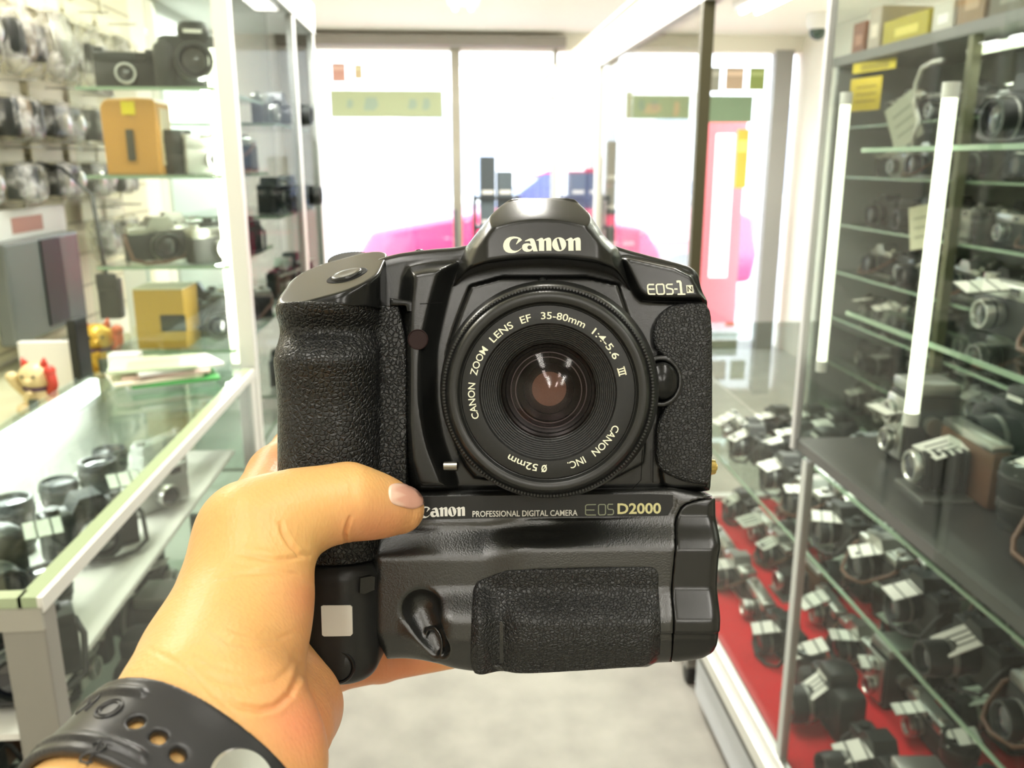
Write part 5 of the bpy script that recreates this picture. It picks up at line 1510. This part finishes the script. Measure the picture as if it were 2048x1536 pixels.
# rear pupil: plain tan disc in the iris opening, seen through the glass
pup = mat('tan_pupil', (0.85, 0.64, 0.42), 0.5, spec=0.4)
lth('iris', [(8.7, -26.9), (6.2, -27.2), (6.0, -27.4)], inner, n=64)
lth('pupil', [(6.1, -27.3), (5.0, -27.0), (3.0, -26.75), (0.001, -26.7)], pup, n=64, smooth=True)
for r_, z_ in ((12.95, -18.4), (11.3, -18.1)):
    lth('retaining_ring', [(r_ - 0.16, z_), (r_ - 0.1, z_ + 0.25), (r_ + 0.12, z_ + 0.25), (r_ + 0.18, z_)], mat('ring_grey', (0.10, 0.085, 0.09), 0.3, metal=0.6), smooth='auto')


def ringtext(body, a0, a1, rmid, h, name='ring_lettering', bold=0.08):
    """word bent round the ring between two angles in degrees (tops outward)"""
    def f(co):
        mn, mx = co.min(0), co.max(0)
        u = (co[:, 0] - mn[0]) / (mx[0] - mn[0])
        a = np.radians(a0 + u * (a1 - a0))
        hh = h / max(mx[1] - mn[1], 1e-6)
        r_ = rmid - h / 2 + (co[:, 1] - mn[1]) * hh
        return np.stack([r_ * np.cos(a), r_ * np.sin(a), -1.45 + (r_ - 27.8) * 0.055 + 0.06 + co[:, 2] * 0], 1)
    return text_mesh(name, body, 10, ivory, lens, f, bold=bold, extrude=0)


rm = rr(154)
th = rr(14.5)
for body_, a0, a1 in (('CANON', 200.5, 173), ('ZOOM', 167, 144.5), ('LENS', 137.5, 117.5), ('EF', 110.8, 102.6), ('35-80mm', 95, 60.8), ('1:4-5.6', 53.5, 26.2),
                      ('III', 18.2, 13.4), ('CANON', -26, -53.5), ('INC.', -61, -74.5), ('\u00f8', -90.5, -94.6), ('52mm', -97.5, -121.5)):
    ringtext(body_, a0, a1, rm, th * (1.12 if body_ == '\u00f8' else 1))
b = MB()
for rr_ in (rm - th / 2 + 0.1, rm + th / 2 - 0.1):
    b.tube([(rr_ * math.cos(R(a)), rr_ * math.sin(R(a)), -1.5) for a in (19, 17.4, 15.8, 14.2, 12.6)], 0.22, 6)
b.xform(Matrix.Scale(0.001, 4)); b.build('numeral_serifs', ivory, lens)

# ================================================================== the left hand, forearm and watch
skin = mat('skin', (0.66, 0.36, 0.16), 0.42, spec=0.4)
_b = skin.node_tree.nodes['Principled BSDF']
_b.inputs['Subsurface Weight'].default_value = 0.25
_b.inputs['Subsurface Radius'].default_value = (0.009, 0.004, 0.0018)
_b.inputs['Subsurface Scale'].default_value = 1.0
# ruddier skin at the finger ends, heel of the hand and knuckles (blood colour, not shade)
_at = N(skin, 'ShaderNodeAttribute'); _at.attribute_name = 'ruddy'
_nz = N(skin, 'ShaderNodeTexNoise'); _nz.inputs['Scale'].default_value = 55; _nz.inputs['Detail'].default_value = 4
_tc = N(skin, 'ShaderNodeTexCoord'); L(skin, _tc.outputs['Object'], _nz.inputs['Vector'])
_ad = N(skin, 'ShaderNodeMath', operation='MULTIPLY_ADD'); _ad.inputs[1].default_value = 0.5; L(skin, _nz.outputs[0], _ad.inputs[0])
_sb = N(skin, 'ShaderNodeMath', operation='SUBTRACT'); _sb.inputs[1].default_value = 0.25; L(skin, _at.outputs['Fac'], _sb.inputs[0]); L(skin, _sb.outputs[0], _ad.inputs[2])
_rp = N(skin, 'ShaderNodeValToRGB')
_rp.color_ramp.elements[0].color = (0.70, 0.41, 0.15, 1); _rp.color_ramp.elements[1].color = (0.69, 0.27, 0.13, 1)
L(skin, _ad.outputs[0], _rp.inputs[0]); L(skin, _rp.outputs[0], _b.inputs['Base Color'])
# fine skin relief: pores and crossing lines
_n1 = N(skin, 'ShaderNodeTexVoronoi'); _n1.inputs['Scale'].default_value = 900
_mp = N(skin, 'ShaderNodeMapping'); _mp.inputs['Scale'].default_value = (1, 0.45, 1); _mp.inputs['Rotation'].default_value = (0, 0, 0.6)
L(skin, _tc.outputs['Object'], _mp.inputs['Vector']); L(skin, _mp.outputs[0], _n1.inputs['Vector'])
_n2 = N(skin, 'ShaderNodeTexNoise'); _n2.inputs['Scale'].default_value = 160; _n2.inputs['Detail'].default_value = 5
_mp2 = N(skin, 'ShaderNodeMapping'); _mp2.inputs['Scale'].default_value = (1, 0.3, 1); _mp2.inputs['Rotation'].default_value = (0, 0, 0.35)
L(skin, _tc.outputs['Object'], _mp2.inputs['Vector']); L(skin, _mp2.outputs[0], _n2.inputs['Vector'])
_mm = N(skin, 'ShaderNodeMath', operation='MULTIPLY_ADD'); _mm.inputs[1].default_value = 1.8; L(skin, _n2.outputs[0], _mm.inputs[0]); L(skin, _n1.outputs['Distance'], _mm.inputs[2])
_bp = N(skin, 'ShaderNodeBump'); _bp.inputs['Distance'].default_value = 0.00016; _bp.inputs['Strength'].default_value = 0.6
L(skin, _mm.outputs[0], _bp.inputs['Height']); L(skin, _bp.outputs[0], _b.inputs['Normal'])

# joints: photo place, depth towards the viewer (mm), radius in photo pixels at that depth
def J(px, py, z, rpx): return P3(px, py, z), rpx * kz(z)


PALM = [  # (joint a, joint b, blend)
    (J(800, 1019, 25, 49), J(752, 1012, 31, 59), 3),        # thumb tip
    (J(752, 1012, 31, 59), J(694, 1003, 38, 69), 5),
    (J(694, 1003, 38, 69), J(600, 1022, 45, 72), 7),       # thumb middle
    (J(600, 1022, 45, 72), J(505, 1068, 52, 92), 9),      # thumb base joint
    (J(505, 1068, 52, 90), J(515, 1180, 62, 80), 12),       # ball of the thumb
    (J(515, 1180, 62, 80), J(484, 1290, 74, 90), 12),
    (J(484, 1290, 74, 90), J(450, 1400, 94, 106), 18),
    (J(512, 1080, 36, 84), J(470, 1228, 60, 84), 15),     # back edge of the hand
    (J(470, 1228, 60, 84), J(412, 1345, 84, 98), 18),
    (J(412, 1345, 84, 98), J(390, 1428, 104, 118), 18),
    (J(562, 955, -18, 66), J(500, 1080, 22, 86), 12),     # index knuckle and its metacarpal
    (J(540, 1130, -14, 66), J(490, 1250, 30, 96), 14),
    (J(560, 1330, 4, 74), J(510, 1380, 50, 104), 12),
    (J(590, 1415, 44, 80), J(560, 1452, 62, 88), 7),       # heel of the hand below the little finger
    (J(560, 1452, 62, 88), J(470, 1480, 94, 110), 12),
    (J(590, 1415, 44, 80), J(606, 1335, -12, 54), 10),
]
FING = [  # the four fingers behind the camera body
    [J(562, 955, -18, 66), J(596, 905, -52, 52), J(720, 880, -64, 46), J(850, 888, -60, 40)],
    [J(556, 1050, -22, 62), J(606, 1020, -56, 52), J(740, 1000, -66, 46), J(880, 1006, -60, 40)],
    [J(560, 1150, -20, 62), J(610, 1140, -56, 50), J(740, 1125, -66, 45), J(868, 1128, -60, 39)],
    [J(606, 1335, -8, 52), J(668, 1342, -38, 40), J(762, 1326, -57, 37), J(905, 1303, -56, 33)],
]
ARM = [((-79, -86, 104), 20.5, (-93, -106, 150), 22.5), ((-67, -96, 104), 20.5, (-81, -116, 150), 22.5), ((-93, -106, 150), 22.5, (-128, -151, 232), 29), ((-81, -116, 150), 22.5, (-114, -161, 232), 29)]


def hand_field(X, Y, Z):
    v = None
    for (a, ra), (b, rb), k in PALM:
        c = capsule(X, Y, Z, a, b, ra, rb)
        v = c if v is None else smin(v, c, k)
    for a, ra, b, rb in ARM:
        v = smin(v, capsule(X, Y, Z, a, b, ra, rb), 10)
    for f in FING:
        fv = None
        for (a, ra), (b, rb) in zip(f, f[1:]):
            c = capsule(X, Y, Z, a, b, ra, rb)
            fv = c if fv is None else smin(fv, c, 3)
        v = smin(v, fv, 3.5)
    return v


CREASES = [  # photo-pixel polylines with depth, width (mm), depth (mm)
    ([(692, 1092, 46), (690, 1066, 50), (696, 1046, 50), (702, 1030, 50)], 0.55, 1.0),
    ([(700, 945, 46), (706, 975, 49), (706, 1000, 50)], 1.2, 0.16),
    ([(616, 1112, 52), (598, 1108, 56), (582, 1092, 60), (566, 1066, 62), (560, 1040, 62)], 0.7, 0.9),
    ([(616, 1112, 52), (590, 1116, 60), (550, 1120, 68), (505, 1112, 70), (470, 1108, 70)], 0.8, 0.6),
    ([(622, 1165, 60), (590, 1148, 70), (540, 1144, 76), (480, 1148, 78), (420, 1160, 76)], 0.8, 0.42),
    ([(618, 1192, 64), (570, 1180, 76), (520, 1184, 80), (460, 1200, 80)], 1.0, 0.2),
    ([(600, 1322, 68), (596, 1356, 76), (580, 1388, 86), (552, 1412, 94), (520, 1420, 98), (480, 1412, 104), (440, 1396, 106)], 1.0, 0.9),
    ([(596, 1300, 74), (580, 1335, 84), (550, 1362, 92), (505, 1372, 98), (440, 1360, 102), (390, 1340, 102)], 1.1, 0.3),
    ([(300, 1298, 100), (350, 1322, 106), (390, 1352, 110), (440, 1400, 112), (480, 1440, 110)], 0.8, 0.32),
    ([(420, 1262, 92), (460, 1286, 94), (520, 1296, 90), (575, 1284, 82)], 1.0, 0.26),
    ([(598, 1262, 70), (560, 1276, 80), (510, 1276, 86), (450, 1256, 88)], 0.8, 0.22),
    ([(470, 1440, 106), (510, 1470, 104), (550, 1508, 96)], 1.0, 0.3),
    ([(380, 1300, 98), (420, 1328, 102), (480, 1344, 100), (540, 1338, 94)], 0.9, 0.2),
]


def polyl_dist(X, Y, Z, pts):
    d = None
    for a, b in zip(pts, pts[1:]):
        c = capsule(X, Y, Z, a, b, 0, 0)
        d = c if d is None else np.minimum(d, c)
    return d


g = Grid(-142, -16, -170, -2, -82, 200, 1.0)
v = hand_field(g.X, g.Y, g.Z)
# pressed flat against the camera body
solid = column(g, -66.2, 18.3, 2.0, 24.5, 15.0, PY(1131, 22), PY(604, 22), 1.2)
solid = np.minimum(solid, column(g, -62.2, 14.6, 0.0, 24.6, 13.0, PY(1366, 17), PY(1120, 20), 7.0))
bx = np.maximum(np.maximum(-50 - g.X, g.X - 80), np.maximum(np.maximum(g.Y - 48, -101.5 - g.Y), np.maximum(-43 - g.Z, g.Z - 9)))
solid = np.minimum(solid, bx)
v = smax(v, -solid, 1.2)
V, Fq = nets(g, v)
eye = np.array((0, 0, DREF))
ruddy = np.zeros(len(V))
def blob(px, py, rp, amt, zmin=-999, zmax=999):
    global ruddy
    m = (V[:, 2] > zmin) & (V[:, 2] < zmax)
    ruddy += amt * np.exp(-(((pxv - px) ** 2 + (pyv - py) ** 2) / rp ** 2)) * m
person = empty('person')
person.matrix_world = HM
tag(person, 'left hand and forearm reaching in from the lower left, thumb clamped over the camera grip', 'person')


def crease_field(V, pxv, pyv, facing):
    out = np.zeros(len(V))
    for pts, w, dep in CREASES:
        k = kz(60)
        q = np.array([(p[0] * k, p[1] * k) for p in pts]); P = np.stack([pxv * k, pyv * k], 1)
        best = np.full(len(V), 1e9); tt = np.zeros(len(V)); Ls = np.r_[0, np.cumsum(np.linalg.norm(np.diff(q, axis=0), axis=1))]
        for i, (a, b) in enumerate(zip(q, q[1:])):
            e = b - a; t = np.clip(((P - a) @ e) / (e @ e), 0, 1)
            d = np.linalg.norm(P - a - t[:, None] * e, axis=1)
            m = d < best; best[m] = d[m]; tt[m] = (Ls[i] + t[m] * np.linalg.norm(e)) / Ls[-1]
        zmid = np.interp(tt, np.linspace(0, 1, len(pts)), [p[2] for p in pts])
        m = facing & (np.abs(V[:, 2] - zmid) < 30)
        taper = np.clip(tt * 5, 0.25, 1) * np.clip((1 - tt) * 3, 0, 1) ** 0.7
        out += dep * taper * np.exp(-(best / w) ** 2) * m
        out -= 0.3 * dep * taper * np.exp(-((best - 1.9 * w) / (1.3 * w)) ** 2) * m
    return out


from mathutils.bvhtree import BVHTree
def refine(V, Fq, n=1):
    """linear subdivision of quads, re-projected by the smooth field"""
    for _ in range(n):
        E = np.concatenate([np.sort(np.stack([Fq[:, i], Fq[:, (i + 1) % 4]], 1), 1) for i in range(4)])
        Eu, inv = np.unique(E, axis=0, return_inverse=True); inv = inv.reshape(-1)
        nE, nF = len(Eu), len(Fq)
        mid = V[Eu].mean(1); cen = V[Fq].mean(1)
        base = len(V)
        e = [base + inv[i * nF:(i + 1) * nF] for i in range(4)]
        c = base + nE + np.arange(nF)
        V = np.concatenate([V, mid, cen])
        Fq = np.concatenate([np.stack([Fq[:, i], e[i], c, e[(i + 3) % 4]], 1) for i in range(4)])
    return V, Fq


dsp = None
V, Fq = refine(V, Fq, 1)
def vnorm(V, Fq):
    n = np.zeros_like(V)
    f = np.cross(V[Fq[:, 2]] - V[Fq[:, 0]], V[Fq[:, 3]] - V[Fq[:, 1]])
    for i in range(4):
        for a in range(3): n[:, a] += np.bincount(Fq[:, i], f[:, a], len(V))
    return n / (np.linalg.norm(n, axis=1)[:, None] + 1e-9)
# soften grid steps
for _ in range(2):
    E = np.concatenate([np.stack([Fq[:, i], Fq[:, (i + 1) % 4]], 1) for i in range(4)])
    cnt_ = np.bincount(E.ravel(), minlength=len(V)).astype(float)
    acc = np.zeros_like(V)
    for a in range(3):
        acc[:, a] = np.bincount(E[:, 0], V[E[:, 1], a], len(V)) + np.bincount(E[:, 1], V[E[:, 0], a], len(V))
    V = V * 0.4 + 0.6 * acc / cnt_[:, None]
nr_ = vnorm(V, Fq)
pxv = 1024 + F_PX * V[:, 0] / (DREF - V[:, 2]); pyv = 768 - F_PX * V[:, 1] / (DREF - V[:, 2])
facing = (nr_ * (eye - V)).sum(1) > 0
V = V - nr_ * crease_field(V, pxv, pyv, facing)[:, None]
ruddy = np.zeros(len(V))
for a_ in ((795, 1050, 75, 0.6, 5), (720, 1070, 60, 0.45, 5), (620, 1200, 60, 0.65, 30), (590, 1290, 70, 0.3, 30), (640, 1430, 95, 0.75, -20), (560, 1440, 60, 0.35),
           (700, 1350, 120, 0.75, -99, 5), (840, 1340, 90, 0.75, -99, 5), (545, 930, 80, 0.45, -99, 25), (600, 1520, 70, 0.35)): blob(*a_)
me = arrays_mesh('hand_and_forearm', V * 0.001, Fq)
at = me.attributes.new('ruddy', 'FLOAT', 'POINT'); at.data.foreach_set('value', np.clip(ruddy, 0, 1).astype(np.float32))
hand = link_mesh('hand_and_forearm', me, skin, person, smooth=True)

# thumbnail: a shell lying on the thumb tip
nail_c = P3(815, 992, 30)
nail_mat = mat('thumbnail', (0.78, 0.42, 0.33), 0.22, spec=0.5, coat=0.3)
_at = N(nail_mat, 'ShaderNodeAttribute'); _at.attribute_name = 'pale'
_rp = N(nail_mat, 'ShaderNodeValToRGB'); _rp.color_ramp.elements[0].color = (0.70, 0.38, 0.28, 1); _rp.color_ramp.elements[1].color = (0.80, 0.55, 0.42, 1)
L(nail_mat, _at.outputs['Fac'], _rp.inputs[0]); L(nail_mat, _rp.outputs[0], nail_mat.node_tree.nodes['Principled BSDF'].inputs['Base Color'])
nb = bmesh.new()
# outline traced on the thumb, each point dropped on the skin along the line of sight
NAIL = [(778, 968), (800, 966), (824, 972), (842, 984), (850, 998), (849, 1008), (838, 1016), (822, 1019), (804, 1014), (788, 1010), (780, 1003), (776, 986)]
bvh = BVHTree.FromPolygons([tuple(p) for p in V], [tuple(int(i) for i in f) for f in Fq[(pxv[Fq[:, 0]] > 740) & (pyv[Fq[:, 0]] < 1100) & (V[Fq[:, 0], 2] > 5)]])
def drop(px, py, lift):
    o_ = Vector((0, 0, DREF)); d_ = Vector(((px - 1024) / F_PX, (768 - py) / F_PX, -1)).normalized()
    h = bvh.ray_cast(o_, d_)
    if h[0] is None:
        h = bvh.find_nearest(o_ + d_ * 300)
    return h[0] + h[1] * (lift if h[1].dot(-d_) > 0 else -lift)
cx_, cy_ = 812, 992
rings = []
q_ = np.array(NAIL, float)
for _ in range(2):
    nx = np.roll(q_, -1, 0); q_ = np.stack([q_ * .75 + nx * .25, q_ * .25 + nx * .75], 1).reshape(-1, 2)
for s_, lift in ((1.0, -0.25), (0.97, 0.32), (0.85, 0.5), (0.6, 0.62), (0.3, 0.68)):
    rings.append([nb.verts.new(drop(cx_ + (x - cx_) * s_, cy_ + (y - cy_) * s_, lift) * 0.001) for x, y in q_])
cv = nb.verts.new(drop(cx_, cy_, 0.7) * 0.001)
n_ = len(q_)
for a, b in zip(rings, rings[1:]):
    for i in range(n_): nb.faces.new((a[i], a[(i + 1) % n_], b[(i + 1) % n_], b[i]))
for i in range(n_): nb.faces.new((rings[-1][i], rings[-1][(i + 1) % n_], cv))
bmesh.ops.recalc_face_normals(nb, faces=nb.faces[:])
me = bpy.data.meshes.new('thumbnail'); nb.to_mesh(me); nb.free()
_pv = np.array([v_.co[:] for v_ in me.vertices]) * 1000
_px = 1024 + F_PX * _pv[:, 0] / (DREF - _pv[:, 2]); _py = 768 - F_PX * _pv[:, 1] / (DREF - _pv[:, 2])
at = me.attributes.new('pale', 'FLOAT', 'POINT'); at.data.foreach_set('value', np.clip((800 - _px + 8 * np.sin(_py * 0.3)) / 14 + 0.3, 0, 1).astype(np.float32))
link_mesh('thumbnail', me, nail_mat, person, smooth=True)

# ---- watch strap wrapped round the wrist
watch = empty('wristwatch')
watch.matrix_world = HM
tag(watch, 'black rubber watch strap with punched holes round the wrist, steel case edge at the bottom', 'wristwatch')
rubber = mat('black_strap_rubber', (0.02, 0.02, 0.021), 0.36, spec=0.5)
bump(rubber, 1800, 0.00004, detail=2, strength=0.3)

WA = np.array((-78., -100., 122.)); wax = np.array((-0.27, -0.40, 0.88)); wax /= np.linalg.norm(wax)
g = Grid(-120, -38, -142, -60, 84, 164, 0.6)
hf = hand_field(g.X, g.Y, g.Z)
sax = (g.X - WA[0]) * wax[0] + (g.Y - WA[1]) * wax[1] + (g.Z - WA[2]) * wax[2]
HALF = 11.5
thick = 1.25
v = smax(np.abs(hf - 1.5) - thick, np.abs(sax) - HALF, 0.9)
gx = 1024 + F_PX * g.X / (DREF - g.Z); gy = 768 - F_PX * g.Y / (DREF - g.Z)
# raised bands along the edges on the buckle-free side
left = sstep((330 - gx) / 50.0)
band = smax(np.abs(hf - 2.9) - 0.55, np.abs(np.abs(sax) - 7.2) - 1.1, 0.5)
v = smin(v, band + (1 - left) * 2.0, 0.5)


# surface points on the strap seen at photo places
Vs, Fs = nets(g, v)
sb = BVHTree.FromPolygons([tuple(p) for p in Vs], [tuple(int(i) for i in f) for f in Fs])
def drop_s(px, py):
    o_ = Vector((0, 0, DREF)); d_ = Vector(((px - 1024) / F_PX, (768 - py) / F_PX, -1)).normalized()
    h = sb.ray_cast(o_, d_)
    if h[0] is None: h = sb.find_nearest(o_ + d_ * 200)
    return h[0], (h[1] if h[1].dot(-d_) > 0 else -h[1])
holes = []
for px, py in ((272, 1442), (318, 1472), (358, 1508)):
    c_, n_ = drop_s(px, py)
    v = smax(v, -capsule(g.X, g.Y, g.Z, np.array(c_ + n_ * 3), np.array(c_ - n_ * 6), 1.75, 1.75), 0.5)
    holes.append((c_, n_))
strap = sdf_part('strap', g, v, rubber, watch)
# embossed letters running away round the wrist
c_, n_ = drop_s(218, 1417)
wv = Vector(wax)
def emb(center, normal, tang, lines, name):
    b = MB()
    up_ = tang.normalized(); sd = up_.cross(normal).normalized()
    for pts, closed in lines:
        b.tube([(center + sd * x + up_ * y + normal * 0.05) * 0.001 for x, y in pts], 0.00028, 6, closed)
    return b.build(name, rubber, strap, smooth=True)
def circ(r, n=24, sy=1.0): return [(r * math.cos(2 * math.pi * i / n), sy * r * math.sin(2 * math.pi * i / n)) for i in range(n)]
GL = {'O': [(circ(3.0), True), (circ(2.1), True)],
      'R': [([(-1.8, -2.6), (-1.8, 2.6), (0.8, 2.6), (1.7, 1.9), (1.7, 0.8), (0.8, 0.1), (-1.6, 0.1)], False), ([(0.3, 0.1), (1.9, -2.6)], False)],
      'I': [([(0, -2.6), (0, 2.6)], False)],
      'S': [([(1.6, 2.0), (0.8, 2.6), (-0.9, 2.6), (-1.6, 1.7), (-1.2, 0.6), (1.0, -0.4), (1.6, -1.5), (0.9, -2.6), (-0.9, -2.6), (-1.7, -2.0)], False)]}
tg = (wv * -1)
for ch, (px, py) in (('O', (218, 1417)), ('R', (178, 1409)), ('I', (157, 1412)), ('S', (141, 1419))):
    c_, n_ = drop_s(px, py)
    t_ = (tg - n_ * tg.dot(n_)).normalized()
    emb(c_, n_, t_, [([(-x, y) for x, y in p], c2) for p, c2 in GL[ch]], 'embossed_letter')
# steel case edge entering at the bottom
steel = mat('brushed_steel', (0.55, 0.54, 0.5), 0.28, metal=1.0)
bump(steel, 900, 0.00003, stretch=(1, 0.05, 1), strength=0.5)
c_, n_ = drop_s(470, 1532)
t1 = (wv - n_ * wv.dot(n_)).normalized(); t2 = t1.cross(n_).normalized()
if t2.x < 0: t2 = -t2
b = MB()
b.lathe([(0.001, 3.2), (7.2, 3.0), (8.0, 2.2), (8.2, 0.8), (7.8, -1.0)], n=64, caps=False)
Mw = Matrix((t1, t2, n_)).transposed().to_4x4(); Mw.translation = c_ + n_ * 0.6 + Vector((0.3, -5.0, 0))
b.xform(Matrix.Scale(0.001, 4) @ Mw)
b.build('case', steel, watch, smooth='auto')
